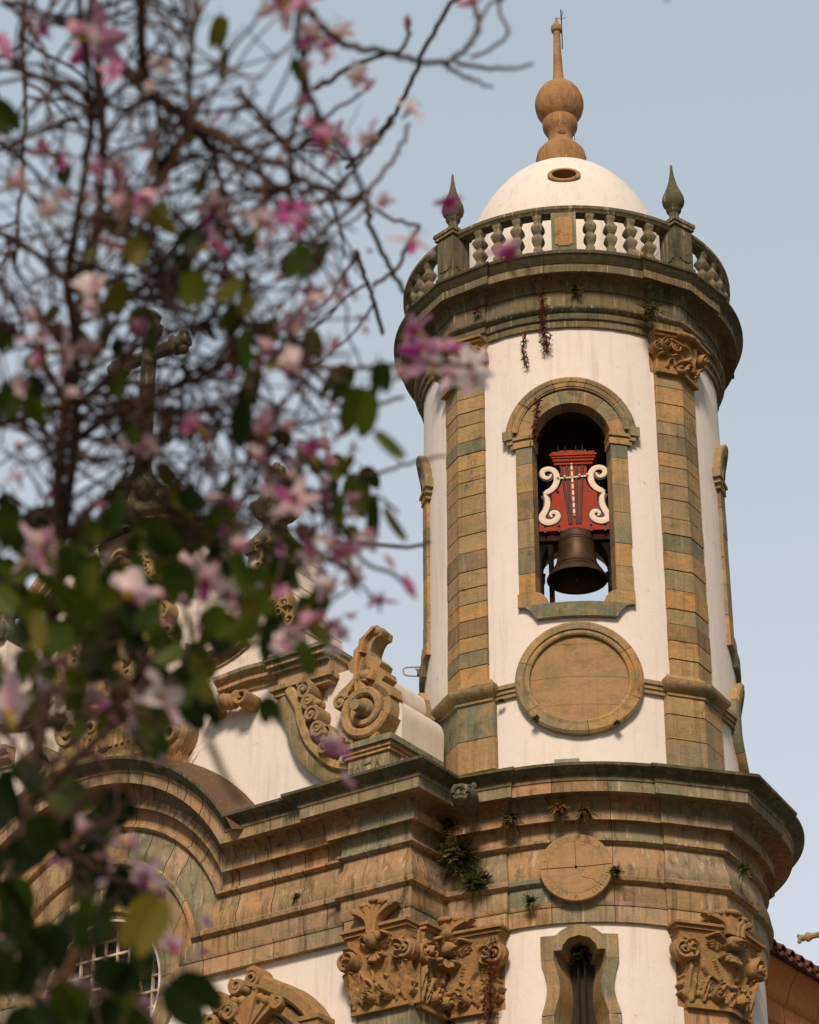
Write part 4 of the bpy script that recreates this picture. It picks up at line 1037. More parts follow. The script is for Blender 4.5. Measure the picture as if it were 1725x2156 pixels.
# moulded cornices of the gable
CP_ = [(.0, -.02), (.05, -.02), (.05, .06), (.11, .09), (.17, .10), (.17, .17), (.22, .20), (.27, .25), (.28, .31), (-.1, .34)]
def cornice(name, path, ret=None, mat=M_LOW, seed=1, scale=1.0, M=F, w0=WW):
    r2 = random.Random(seed); P = np.array(path); Tn = np.gradient(P, axis=0); Tn /= np.linalg.norm(Tn, axis=1)[:, None]
    Nn = np.stack([-Tn[:, 1], Tn[:, 0]], 1)
    if Nn[:, 1].mean() < 0: Nn = -Nn
    rows = [[M(p[0]+n_[0]*h*scale, p[1]+n_[1]*h*scale, w0 + o*scale) for p, n_ in zip(P, Nn)] for o, h in CP_]
    cur = r2.random(); line = []
    for j in range(len(P)):
        if j % 4 == 3: cur = r2.random()
        line.append(cur)
    mb = MB(); mb.grid(rows, lambda i, j: (line[j] + .13*(i//3)) % 1, flip=Tn[0][0] > 0)
    mb.grid(rows, lambda i, j: .5, flip=Tn[0][0] < 0) if False else None
    for e in (0, -1): mb.add([row[e] for row in rows], [list(range(len(rows)))], .4)
    return obj(name, mb, mat, church)
lowc = [(3.3, 19.98), (3.7, 20.0), (4.0, 20.02), (4.35, 20.0), (4.65, 19.98)]
for mi in (0, 1):
    mm = (lambda P: mir(P)) if mi else (lambda P: P)
    cornice('gable_cornice', mm(lowc), seed=3+mi)
    cornice('gable_cornice', mm([tuple(p) for p in smoothpts([(4.12, 20.85), (4.4, 20.72), (4.85, 20.62), (5.2, 20.72), (5.5, 21.0)], 3)]), seed=6+mi, scale=.75)
    cornice('gable_cornice', mm([tuple(p) for p in smoothpts([(5.0, 22.95), (5.4, 23.35), (5.95, 23.72), (6.5, 23.85)], 3)]), seed=9+mi, scale=.9)
    # corbel block on the front, cornice returning along its side
    us = (lambda u: 2*UC-u) if mi else (lambda u: u)
    mb = MB()
    for (z0_, z1_, o, rv) in ((19.60, 19.69, .18, .2), (19.69, 19.77, .25, .3), (19.775, 20.02, .12, .85), (20.022, 20.10, .22, .5), (20.10, 20.19, .30, .1), (20.19, 20.26, .36, .55)):
        a, b = sorted((us(2.42-o*(.8 if z0_ < 20 else .45)), us(3.30+o*.6))); box(mb, a, b, z0_, z1_, BW if z0_ > 20.03 else WW-.3, WW+o+.06, F, rv)
    obj('corbel_block', mb, M_LOW, church)
    # concave scroll band sweeping down to the pedestal
    band = smoothpts([(3.18, 19.62), (2.98, 19.25), (2.92, 18.98), (2.78, 18.62), (2.55, 18.32), (2.25, 18.05), (1.85, 17.9)], 5)
    bw = np.linspace(.56, .34, len(band))
    mb = MB(); ribbon(mb, [(us(u), z) for u, z in band], bw, WW-.3, WW+.22, F, .8, .03)
    ribbon(mb, [(us(u-.10), z+.05) for u, z in band], bw*.35, WW, WW+.30, F, .15, .03)
    sb = obj('scroll_band', mb, M_STONE, church)
    # carved foliage riding in the hollow
    mb = MB()
    r3 = random.Random(21)
    for (u, z, s_, R_) in ((2.72, 19.52, 1, .17), (2.55, 19.05, -1, .15), (2.42, 18.78, 1, .14), (1.98, 19.10, -1, .13), (2.30, 18.42, 1, .13), (2.62, 19.30, 1, .12), (1.35, 18.42, -1, .10)):
        ribbon(mb, [(us(a), b) for a, b in spiral(u, z, R_, R_*.15, r3.uniform(0, 6), 1.6, 26, s_)], np.linspace(.085, .04, 26), WW-.1, WW+.38, F, .5, .03)
        ball(mb, (us(u), z, WW+.30), .06, .06, .10, M=F)
    for i in range(22):
        t = r3.random(); k = int(t*(len(band)-1)); u, z = band[k]
        ball(mb, (us(u - .22 - r3.uniform(0, .22)), z + r3.uniform(.05, .28), WW + .26), r3.uniform(.05, .10), r3.uniform(.04, .10), r3.uniform(.06, .12), 10, 6, M=F)
    for i in range(12):
        u = r3.uniform(1.7, 2.45); z = 18.35 + r3.uniform(0, .3); pts = smoothpts([(us(u), z), (us(u-.06), z+.12), (us(u-.03), z+.24), (us(u+.06), z+.27)], 3)
        ribbon(mb, pts, np.linspace(.09, .03, len(pts)), WW, WW+.34, F, .5, .03)
    obj('carved_foliage', mb, M_STONE, sb)
    # volute with the flame-shaped leaf above it
    mb = MB(); vc = (1.50, 18.84)
    P = spiral(vc[0], vc[1], .44, .07, radians(200), 2.15, 60, 1)
    ribbon(mb, [(us(a), b) for a, b in P], np.linspace(.17, .07, 60), WW-.1, WW+.42, F, .7, .03)
    nn = 28; prism(mb, [(us(vc[0]+.46*cos(2*pi*k/nn)), vc[1]+.46*sin(2*pi*k/nn)) for k in range(nn)][:: -1 if not mi else 1], WW-.1, WW+.30, F, .72)
    tube(mb, [F(us(vc[0]), vc[1], WW+.25), F(us(vc[0]), vc[1], WW+.62)], [.12, .09], 14, .72)
    obj('volute', mb, M_STONE, church)
    flame = [(1.82, 19.12), (2.02, 19.18), (2.06, 19.30), (1.86, 19.42), (1.72, 19.52), (1.84, 19.62), (1.88, 19.76), (1.78, 19.84), (1.76, 19.98), (1.68, 20.02), (1.66, 20.14), (1.55, 20.20), (1.42, 20.30), (1.30, 20.29), (1.22, 20.20), (1.24, 20.10), (1.33, 20.08), (1.38, 20.02), (1.44, 19.88), (1.42, 19.78), (1.30, 19.72), (1.22, 19.62), (1.26, 19.54), (1.16, 19.46), (1.14, 19.36), (1.22, 19.30), (1.06, 19.18), (1.02, 19.0), (1.3, 18.98)]
    mb = MB(); P = [(us(u), z) for u, z in flame]
    prism(mb, P if mi else P[::-1], WW-.02, WW+.30, F, .5)
    for a, b, c_, w_ in (((1.62, 19.2), (1.66, 19.6), (1.58, 20.0), .14), ((1.50, 19.1), (1.60, 19.4), (1.52, 19.75), .16), ((1.40, 19.35), (1.34, 19.5), (1.40, 19.65), .14), ((1.8, 19.25), (1.66, 19.38), (1.45, 19.34), .12), ((1.56, 19.85), (1.50, 20.08), (1.30, 20.22), .12)):
        pts = smoothpts([(us(a[0]), a[1]), (us(b[0]), b[1]), (us(c_[0]), c_[1])], 5); ribbon(mb, pts, np.linspace(w_, w_*.4, len(pts)), WW+.1, WW+.40, F, .6, .05)
    ball(mb, (us(1.32), 20.18, WW+.2), .12, .10, .16, M=F); ball(mb, (us(1.5), 19.44, WW+.34), .12, .10, .09, M=F)
    obj('flame_leaf', mb, M_STONE, church)
    # white plaster rolls behind the scroll, running back to the tower
    mb = MB()
    roll = smoothpts([(1.95, 19.80), (1.60, 19.72), (1.38, 19.55), (1.34, 19.32), (1.36, 19.18), (1.12, 19.06), (1.0, 18.86), (1.0, 18.5), (1.02, 17.4)], 4)
    prp = [(us(u), z) for u, z in [tuple(p) for p in roll] + [(2.45, 17.4), (2.45, 19.8)]]
    prism(mb, prp if not mi else prp[::-1], WW+.05, -2.05, F)
    obj('plaster_roll', mb, M_OLDWHITE, church, smooth=50)
    # pedestal of the volute
    mb = MB()
    for (z0_, z1_, o, rv) in ((17.50, 17.62, .05, .2), (17.62, 18.04, 0.0, .5), (18.04, 18.10, .04, .7), (18.10, 18.17, .07, .3), (18.17, 18.27, .12, .55)):
        a, b = sorted((us(1.02-o), us(1.80+o))); box(mb, a, b, z0_, z1_, -1.9, WW+.36+o, F, rv)
    for (a0, a1) in (((1.72, 17.70), (1.60, 17.95)), ((1.60, 17.95), (1.50, 17.72)), ((1.48, 17.92), (1.36, 17.92)), ((1.34, 17.72), (1.24, 17.95)), ((1.24, 17.95), (1.12, 17.70))):
        ribbon(mb, [(us(a0[0]), a0[1]), (us((a0[0]+a1[0])/2), (a0[1]+a1[1])/2), (us(a1[0]), a1[1])], .05, WW+.3, WW+.385, F, .5, .01)
    obj('scroll_pedestal', mb, M_LOW, church)
    # carved stone edging of the upper sweep
    mb = MB(); sm = smoothpts([(us(3.80), 22.66), (us(3.76), 22.2), (us(3.66), 21.80), (us(3.42), 21.40), (us(3.26), 21.0), (us(3.2), 20.4)], 5)
    ribbon(mb, sm, .42, WW-.05, WW+.10, F, .3, .03)
    for i in range(15):
        p = sm[int(i/15*(len(sm)-1))]; sg = 1 if i % 2 else -1
        ribbon(mb, spiral(p[0] + sg*.08, p[1], .12, .02, i, 1.3, 18, sg), np.linspace(.07, .03, 18), WW, WW+.20, F, .5, .03)
    obj('carved_edging', mb, M_STONE, church)
    # pinnacle
    mb = MB(); cu, cw = us(3.86), WW-.25
    def sq(prof, rot=0):
        rows = [[F(cu + q_*.88*a, z, cw + q_*.88*b) for a, b in ((1, 1), (.0, 1.03), (-1, 1), (-1.03, 0), (-1, -1), (0, -1.03), (1, -1), (1.03, 0))] for q_, z in prof]
        mb.grid(rows, .5, close_u=True, flip=True); mb.add(rows[-1], [list(range(8))], .5)
    sq([(.42, 22.55), (.48, 22.66), (.48, 22.73), (.43, 22.76), (.32, 22.86), (.24, 22.98), (.17, 23.10), (.17, 23.22), (.24, 23.24), (.30, 23.32), (.36, 23.46), (.36, 23.54), (.26, 23.64), (.17, 23.78), (.13, 23.92), (.13, 24.02), (.17, 24.03), (.17, 24.08), (.11, 24.09), (.10, 24.14)])
    for k in range(6): a = k*pi/3; ball(mb, (cu + .11*cos(a), 24.20, cw + .11*sin(a)), .075, .10, .075, 8, 6, M=F)
    ball(mb, (cu, 24.33, cw), .07, .08, .07, M=F)
    obj('pinnacle', mb, M_TOP, church)
# relief in the middle of the gable: shield between scrolls over a ribbed base
mb = MB(); r3 = random.Random(31)
prism(mb, [(UC + .95*cos(2*pi*k/36), 21.7 + 1.15*sin(2*pi*k/36)) for k in range(36)][::-1], WW-.02, WW+.12, F, .2)
ribbon(mb, [(UC + 1.05*cos(2*pi*k/40), 21.7 + 1.25*sin(2*pi*k/40)) for k in range(41)], .22, WW, WW+.30, F, .7, .05)
for i in range(46):
    a = r3.uniform(0, 2*pi); q_ = r3.uniform(.7, 1.5); u, z = UC + q_*cos(a), 21.7 + 1.15*q_*sin(a)
    ribbon(mb, spiral(u, z, r3.uniform(.10, .20), .03, r3.uniform(0, 6), 1.4, 20, r3.choice((-1, 1))), np.linspace(.09, .04, 20), WW-.05, WW+.28, F, .5, .03)
for i in range(14): ball(mb, (UC + r3.uniform(-.8, .8), 21.7 + r3.uniform(-.9, .9), WW+.14), r3.uniform(.06, .16), r3.uniform(.06, .16), .12, M=F)
obj('carved_shield', mb, M_STONE, church)
mb = MB(); c0 = 19.45
prism(mb, [(5.9, 19.35), (5.95, 19.85), (6.35, 20.02), (7.6, 20.02), (8.0, 19.85), (8.06, 19.35)], WW-.02, WW+.24, F, .3)
for sg in (-1, 1):
    ribbon(mb, spiral(UC + sg*1.45, 19.55, .42, .06, 0, 1.8, 44, sg), np.linspace(.18, .07, 44), WW-.05, WW+.34, F, .5, .04)
    ribbon(mb, spiral(UC + sg*.85, 20.15, .28, .05, 1, 1.6, 34, -sg), np.linspace(.13, .06, 34), WW-.05, WW+.30, F, .5, .04)
for i in range(9): box(mb, UC-.55+i*.13, UC-.49+i*.13, 19.62, 19.9, WW+.2, WW+.28, F, .6)
ball(mb, (UC, 19.75, WW+.26), .16, .18, .10, M=F)
obj('shield_base', mb, M_STONE, church)
# crowning cross
mb = MB(); cu, cw = 6.94, WW-.25
def octo(prof):
    rows = [[F(cu + q_*cos(pi/8 + k*pi/4), z, cw + q_*sin(pi/8 + k*pi/4)) for k in range(8)] for q_, z in prof]
    mb.grid(rows, .5, close_u=True, flip=True); mb.add(rows[-1], [list(range(8))], .5)
octo([(.75, 23.70), (.70, 23.95), (.56, 24.2), (.46, 24.45), (.50, 24.6), (.50, 24.8), (.36, 24.95), (.22, 25.1), (.165, 25.3), (.15, 26.2), (.16, 26.22), (.15, 26.3), (.145, 28.2), (.23, 28.22), (.25, 28.34), (.18, 28.40), (.16, 28.48), (.20, 28.55), (.12, 28.66)])
for k in range(8): a = k*pi/4; ball(mb, (cu + .5*cos(a), 24.62, cw + .5*sin(a)), .16, .18, .16, 8, 6, M=F)
ap = [F(cu - .82, 27.72, cw), F(cu + .82, 27.72, cw)]; tube(mb, ap, .125, 8)
for sg in (-1, 1):
    for q_, rd in ((.62, .2), (.78, .17), (.90, .13)): ball(mb, (cu + sg*q_, 27.72, cw), .07, rd, rd, 8, 6, M=F)
for a, b in ((0, .16), (0, -.16)): ball(mb, (cu - .82, 27.72 + b, cw), .12, .10, .10, 8, 6, M=F)
obj('crowning_cross', mb, M_TOP, church)
# carved clasp on the gable cornice
mb = MB()
for i in range(7): ball(mb, (4.05 + .09*i, 19.78 + .03*sin(i*2), WW+.25), .10, .15 - .012*abs(i-3), .14, 10, 6, M=F)
for sg in (-1, 1): ribbon(mb, spiral(4.32 + sg*.36, 19.74, .14, .03, 0, 1.3, 20, sg), np.linspace(.09, .04, 20), WW, WW+.42, F, .5, .03)
obj('carved_clasp', mb, M_CARVE, church)
# portal crest peeping in at the bottom
mb = MB()
seg = smoothpts([(2.36, 13.92), (2.44, 14.05), (2.56, 14.22), (2.85, 14.48), (3.15, 14.64), (3.45, 14.80)], 4)
ribbon(mb, seg, .26, WW-.02, WW+.34, F, .3, .06)
ribbon(mb, [(u+.16, z-.22) for u, z in seg], .20, WW-.02, WW+.22, F, .7, .04)
box(mb, 2.28, 2.62, 13.82, 14.0, WW, WW+.38, F, .4); box(mb, 2.25, 2.66, 14.002, 14.07, WW, WW+.42, F, .6)
for i in range(9):
    a = radians(38 + 13*i); L = .62 + .1*sin(i*1.7)
    pts = smoothpts([(3.72 + .1*cos(a), 14.08 + .1*sin(a)), (3.72 + .6*L*cos(a), 14.08 + .62*L*sin(a)), (3.72 + L*cos(a), 14.08 + L*sin(a))], 4)
    ribbon(mb, pts, np.linspace(.05, .16, len(pts)), WW, WW+.26 + .04*(i % 2), F, .5, .05); ball(mb, (3.72 + L*cos(a), 14.08 + L*sin(a), WW+.22), .09, .09, .12, M=F)
for (u, z, R_, s_) in ((3.62, 14.90, .16, 1), (3.92, 14.84, .13, -1), (3.12, 14.45, .12, -1), (4.28, 14.62, .16, 1), (4.42, 14.36, .15, -1), (4.05, 14.45, .14, 1)):
    ribbon(mb, spiral(u, z, R_, .03, 1, 1.7, 30, s_), np.linspace(.10, .04, 30), WW, WW+.34, F, .5, .03)
ribbon(mb, smoothpts([(4.62, 13.9), (4.55, 14.25), (4.30, 14.58), (3.98, 14.72)], 5), .22, WW, WW+.22, F, .2, .05)
prism(mb, [(3.1, 13.5), (3.1, 14.1), (3.4, 14.4), (3.72, 14.5), (4.1, 14.35), (4.45, 14.0), (4.5, 13.5)], WW-.02, WW+.08, F, .6)
obj('portal_crest', mb, M_CARVE, church)
# gargoyle in the angle between front and tower
mb = MB(); g0 = np.array(F(-.30, 16.95, -1.10)); gd = np.array([*(-T/np.linalg.norm(T)*.55 + ND*.25), 0]); gd = gd/np.linalg.norm(gd); gs = np.array([-gd[1], gd[0], 0]); gs = gs if gs[0] > 0 else -gs
g0 = np.array(F(-.20, 17.02, -.84))
def gM(a, b, c): return tuple(g0 + gs*a*.84 + np.array([0, 0, 1])*b*.84 + gd*c)
rows = []
for c_, ra, rb, zz in ((-.36, .16, .17, -.03), (-.2, .20, .21, -.02), (-.05, .24, .235, 0), (.09, .235, .22, .02), (.17, .20, .18, .0), (.25, .165, .15, -.03), (.33, .155, .14, -.045)):
    rows.append([gM(ra*cos(2*pi*k/18), zz + rb*sin(2*pi*k/18), c_) for k in range(18)])
mb.grid(rows, .5, close_u=True, flip=True); mb.add(rows[-1], [list(range(18))], .5)
tube(mb, [gM(.135*cos(a), -.03 + .11*sin(a), .33) for a in np.linspace(-.2, pi+.2, 14)], .04, 8)
ball(mb, (0, -.16, .28), .13, .07, .12, M=gM)
for sg in (-1, 1): ball(mb, (sg*.17, .21, .02), .06, .075, .05, M=gM); ball(mb, (sg*.12, .13, .19), .05, .035, .04, M=gM)
garg = obj('gargoyle', mb, M_TOP, church, label='weathered beast head waterspout with open round mouth')
mb = MB(); ball(mb, (0.02, .02, .335), .026, .032, .012, M=gM); ball(mb, (0, -.10, .325), .105, .045, .03, M=gM)
for sg in (-1, 1): ball(mb, (sg*.115, .115, .225), .016, .018, .012, M=gM)
obj('mouth_hole', mb, M_DARK, garg)

# ------------------------------------------------------------------ side wing with tiled eave
UN = -.55
wing = thing('side_wing', F(UN, 0, -14), 'side wing with orange moulded cornice and clay tile eave behind the tower', 'church wing')
WDZ = -.33
def NW(o, z, t): z += WDZ if z > 1 else 0; p = O2 + UD*(UN - o) - ND*t; return (p[0], p[1], z)
mb = MB(); ts = np.linspace(7.4, 32, 20)
mb.grid([[NW(0, z, t) for t in ts] for z in (0, 14.9)]); obj('wall', mb, M_WHITE, wing)
prof = [(0, 14.9), (.06, 14.9), (.06, 15.3), (.12, 15.34), (.12, 15.75), (.18, 15.80), (.20, 15.88), (.20, 15.92), (.28, 15.98), (.34, 16.02), (.34, 16.36), (.37, 16.38), (.42, 16.44), (.44, 16.5), (.45, 16.55), (.50, 16.70), (.60, 16.85), (.66, 16.90), (.66, 16.95), (0, 17.0)]
mb = MB(); rj = []
tl = []
for t in np.arange(7.4, 32, 1.1): tl += [t, t+1.08]
mb.grid([[NW(o, z, t) for t in tl] for o, z in prof], lambda i, j: (.2 + .6*((j*7+i//5) % 5)/5) if j % 2 == 0 else -1.0)
obj('cornice', mb, M_ORANGE, wing)
mb = MB(); nT = 70; i = 0
for k in range(nT):
    t = 7.4 + k*.34
    for o0, rad, zz, sg in ((.84, .12, 17.02, 1), (.86, .11, 17.0, -1)):
        tt = t + (0 if sg > 0 else .17); rows = []
        for a in np.linspace(0, pi, 9):
            row = []
            for oo, zl in ((o0, 0), (0.2, .34), (-1.2, 1.1)):
                row.append(NW(oo, zz + zl + sg*rad*sin(a), tt + rad*1.1*cos(a)))
            rows.append(row)
        mb.grid(rows, rng.random())
        inner = [[NW(oo, zz + zl + sg*(rad-.025)*sin(a) - .004, tt + (rad-.025)*1.1*cos(a)) for oo, zl in ((o0, 0), (0.2, .34))] for a in np.linspace(0, pi, 9)]
        mb.grid(inner, .2); mb.grid([[rows[q_][0], inner[q_][0]] for q_ in range(9)], .5)
obj('tile_eave', mb, M_TILE, wing)
# stone cross of the rear gable, its arm reaching into the frame
cp = at_depth(1683, 1977, 66); ca = np.array([*(-UD), 0])
cross = thing('stone_cross', (cp[0] + ca[0]*1.0, cp[1] + ca[1]*1.0, 16), 'stone cross with budded arm ends, only one arm showing at the right edge', 'cross')
mb = MB(); tube(mb, [cp + ca*.1, cp + ca*1.0, cp + ca*1.9], .075, 8); obj('cross_arm', mb, M_STONE, cross)
mb = MB()
for q_, rd in ((0.02, .075), (.10, .09), (.24, .125), (.30, .10)): ball(mb, cp + ca*q_, rd*.7, rd*.7, rd, 10, 8)
for sg in (-1, 1): ball(mb, cp + ca*.0 + np.array([0, 0, sg*.07]), .055, .055, .055, 8, 6)
obj('budded_end', mb, M_STONE, cross)
mb = MB(); tube(mb, [cp + ca*1.0 - np.array([0, 0, 5.5]), cp + ca*1.0 + np.array([0, 0, 1.1])], .12, 8); obj('cross_shaft', mb, M_STONE, cross)

# ------------------------------------------------------------------ small fittings
def pix_on_ring(x, y, r):                    # where a sight line meets a vertical cylinder round the tower
    d = ray(x, y); o = CAM[:2] - T; a = d[:2] @ d[:2]; b = o @ d[:2]; c = o @ o - r*r; k = (-b - sqrt(max(b*b - a*c, 0)))/a
    return CAM + d*k
def pix_front(x, y, w=WW):
    d = ray(x, y); n3 = np.array([ND[0], ND[1], 0]); q_ = np.array(F(0, 0, w)); k = ((q_ - CAM) @ n3)/(d @ n3); return CAM + d*k
bp = at_depth(872, 1414, 44.5); bx = np.array([1.0, 0, 0])
mb = MB(); H_ = .085
tube(mb, smoothpts([bp + bx*.45 + (0, 0, H_), bp + bx*.02 + (0, 0, H_), bp + bx*-.16 + (0, 0, H_*.8), bp + bx*-.18, bp + bx*-.15 + (0, 0, -H_*.7), bp + bx*.0 + (0, 0, -H_), bp + bx*.45 + (0, 0, -H_)], 5), .014, 8)
tube(mb, smoothpts([bp + bx*.02 + (0, 0, H_), bp + bx*.10 + (0, 0, -.02), bp + bx*.45 + (0, 0, -.02)], 4), .012, 8)
br = obj('tube_bracket', mb, M_METAL, label='pale bent tube bracket with dark red box jutting from the tower left side', cat='bracket')
mb = MB(); box(mb, .05, .42, -.075, .03, -.05, .05, lambda a, b, c: tuple(bp + np.array([a, c, b]))); obj('red_box', mb, plain('dark_red_plastic', (.12, .008, .008), .4), br)
bp2 = at_depth(885, 1472, 44.3); mb = MB()
for a, b in (((0, .09), (.4, .13)), ((0, .09), (.05, -.07)), ((0.05, -.07), (.4, -.02)), ((.12, .10), (.16, -.05)), ((0.02, .02), (.4, .05))):
    tube(mb, [bp2 + np.array([a[0], 0, a[1]]), bp2 + np.array([b[0], 0, b[1]])], .011, 6)
obj('iron_bracket', mb, M_IRON, label='small black iron bracket low on the tower left side', cat='bracket')
TC[0] = TLOW
fl = np.array(tw(RL + .42, -4.2, 17.545)); mb = MB()
flM = radial(-4.2, RL + .42)
box(mb, -.19, .19, 17.55, 17.68, -.10, .06, flM); box(mb, -.17, .17, 17.565, 17.665, .062, .07, flM); box(mb, -.03, .03, 17.49, 17.55, -.06, .0, flM)
TC[0] = T
obj('flood_light', mb, plain('grey_housing', (.22, .22, .19), .5), label='small grey floodlight lying on the ledge below the round medallion', cat='floodlight')

# ------------------------------------------------------------------ wild plants on the stonework
def fern(name, P, R_, n, mat, label, cat, seed, down=.4, blades=True, lw=.03, r_lo=0.0, r_hi=.7, out=None):
    r4 = random.Random(seed); mb = MB(); o_ = np.array(P, float); outv = np.array([*FR, 0]) if out is None else np.array(out)
    for i in range(n):
        d = np.array([r4.gauss(0, 1), r4.gauss(0, 1), r4.gauss(.2, .8)]); d /= np.linalg.norm(d); d = d + outv*.9; d /= np.linalg.norm(d)
        L = R_*r4.uniform(.5, 1.1); pts = []
        for t in np.linspace(0, 1, 7): pts.append(o_ + d*L*t + np.array([0, 0, -down*L*t*t]))
        rv = r4.uniform(r_lo, r_hi); sd_ = np.cross(d, (0, 0, 1)); sd_ /= np.linalg.norm(sd_) + 1e-9
        tube(mb, pts, .005, 3, rv, False)
        for k in range(1, 7):
            for sg in (-1, 1):
                l = lw*(1.6 - k*.15)*r4.uniform(.7, 1.3); p = pts[k]; q_ = p + sd_*sg*l + d*l*.7 + np.array([r4.gauss(0, .2)*l, 0, r4.gauss(-.2, .3)*l])
                m_ = (p+q_)/2; e = np.cross(q_-p, d + np.array([0, 0, .3])); e = e/(np.linalg.norm(e)+1e-9)*l*.28
                nn_ = np.cross(q_-p, e); nn_ = nn_/(np.linalg.norm(nn_)+1e-9); s_ = np.cross(q_-p, nn_); s_ = s_/(np.linalg.norm(s_)+1e-9)*l*.3
                mb.add([p, m_+s_, q_, m_-s_], [[0, 1, 2, 3]], min(1, max(0, rv + r4.uniform(-.12, .12))))
    return obj(name, mb, mat, None, label, cat, {'fern': 'ferns on the lower cornice', 'shrub': 'shrubs in the corner under the gargoyle', 'plant': 'small plants rooted in the stonework'}.get(name), smooth=0, origin=P)
def vine(name, pts, w, n, label, seed, group='dark red creepers on the tower'):
    r4 = random.Random(seed); mb = MB(); Q = smoothpts(pts, 8); tube(mb, Q, .008, 4, .3, False)
    for i in range(n):
        p = Q[r4.randrange(len(Q))] + np.array([r4.gauss(0, w), r4.gauss(0, w), r4.gauss(0, w)]) + np.array([*FR, 0])*.04
        a = np.array([r4.gauss(0, 1), r4.gauss(0, 1), r4.gauss(-.5, 1)]); a /= np.linalg.norm(a); b = np.cross(a, (r4.gauss(0, 1), r4.gauss(0, 1), 1)); b /= np.linalg.norm(b); l = r4.uniform(.015, .04)
        mb.add([p, p+a*l+b*l*.5, p+a*l*2, p+a*l-b*l*.5], [[0, 1, 2, 3]], r4.random())
    for i in range(n//14):
        p = Q[r4.randrange(len(Q))]; q_ = p + np.array([r4.gauss(0, w*2.2), r4.gauss(0, w), r4.gauss(-.04, w)]); tube(mb, [p, (p+q_)/2 + np.array([0, 0, .01]), q_], .005, 3, .2, False)
    return obj(name, mb, M_VINE, None, label, 'creeper', group, smooth=0)
R8 = lambda x, y, r=3.3: pix_on_ring(x, y, r)
fern('fern', R8(1072, 1722, 3.34), .25, 46, M_FERN, 'bushy green fern on the lower cornice band right of the gargoyle', 'fern', 1)
fern('fern', R8(1178, 1700, 3.34), .22, 40, M_FERN, 'reddish brown fern on the lower cornice, left of the pair above the sundial', 'fern', 2, .6, r_lo=.5, r_hi=1)
fern('fern', R8(1232, 1708, 3.34), .21, 40, M_FERN, 'olive fern on the lower cornice, right of the pair above the sundial', 'fern', 3, .6, r_lo=.3, r_hi=.75)
fern('shrub', R8(962, 1800, 3.40), .40, 190, M_FERN, 'largest leafy green shrub growing in the corner below the gargoyle', 'shrub', 4, .2, lw=.05)
fern('shrub', R8(940, 1745, 3.3), .42, 150, M_FERN, 'dark shrub with reddish leaves directly under the gargoyle', 'shrub', 14, .5, lw=.04, r_lo=.1, r_hi=1)
fern('shrub', R8(1004, 1862, 3.22), .30, 170, M_FERN, 'rounded green bush on the frieze left of the sundial', 'shrub', 5, .1, lw=.035, r_hi=.45)
fern('plant', R8(1117, 1897, 3.2), .14, 40, M_FERN, 'tiny bright green plant rooted below the left of the sundial', 'plant', 6, .1, lw=.025, r_hi=.15)
fern('plant', R8(1296, 1835, 3.25), .15, 40, M_FERN, 'small dark plant touching the right rim of the sundial', 'plant', 7, .2, lw=.025, r_hi=.4)
fern('plant', R8(1222, 2010, 2.6), .22, 60, M_FERN, 'leafy plant growing inside the keyhole window', 'plant', 8, .1, lw=.04, r_hi=.4)
fern('plant', R8(1568, 1828, 3.45), .20, 36, M_FERN, 'small plant on the entablature near the tower right edge', 'plant', 9, .3)
fern('plant', R8(1213, 610, 2.78), .20, 36, M_FERN, 'yellowish weed on the upper frieze below the central balustrade panel', 'weed', 10, .2, lw=.025, r_lo=.35, r_hi=.6)
fern('plant', R8(1368, 655, 2.95), .34, 80, M_FERN, 'wide spreading weed on the upper frieze above the right capital', 'weed', 11, .2, lw=.03, r_lo=.3, r_hi=.6)
fern('plant', R8(1128, 1513, 2.75), .09, 26, M_FERN, 'tiny weed at the lower left of the medallion rim', 'weed', 12, .3, lw=.02, r_hi=.3)
fern('plant', R8(1300, 1522, 2.75), .08, 26, M_FERN, 'tiny weed at the lower right of the medallion rim', 'weed', 13, .3, lw=.02, r_hi=.3)
fern('plant', R8(1055, 1476, 2.74), .07, 20, M_FERN, 'tiny weed under the string course beside the left pilaster', 'weed', 15, .3, lw=.02, r_hi=.3)
fern('plant', pix_front(627, 1890, -.75), .12, 34, M_FERN, 'tiny dark plant on the church front frieze left of the capital', 'plant', 16, .2, lw=.02, r_hi=.3)
fern('plant', pix_front(168*2, 1664, -.6), .01, 2, M_FERN, 'withered sprig', 'plant', 17) if False else None
fern('dry_tuft', R8(1002, 655, 2.85), .12, 16, M_VINE, 'small rust coloured tuft on the upper frieze above the left pilaster', 'weed', 18, .5, lw=.02)
vine('creeper', [R8(1140, 615, 2.79), R8(1143, 650, 2.79), R8(1141, 685, 2.76), R8(1150, 712, 2.72), R8(1151, 738, 2.68)], .035, 330, 'thick dark red creeper hanging from the upper frieze down onto the white wall', 21)
vine('creeper', [R8(1107, 702, 2.69), R8(1101, 728, 2.66), R8(1103, 748, 2.66), R8(1110, 772, 2.66)], .02, 110, 'thin dark creeper on the white wall left of the thicker one', 22)
vine('creeper', [R8(1131, 842, 2.80), R8(1130, 865, 2.79), R8(1128, 892, 2.76), R8(1126, 925, 2.70)], .025, 150, 'short rusty creeper trailing across the bell arch stones', 23)
vine('creeper', [pix_front(1030, 1960, -2.2)*0 + R8(1036, 1985, 3.3), R8(1034, 2040, 3.25), R8(1032, 2100, 3.2), R8(1030, 2150, 3.18)], .055, 420, 'long red creeper hanging beside the lower left capital', 24)
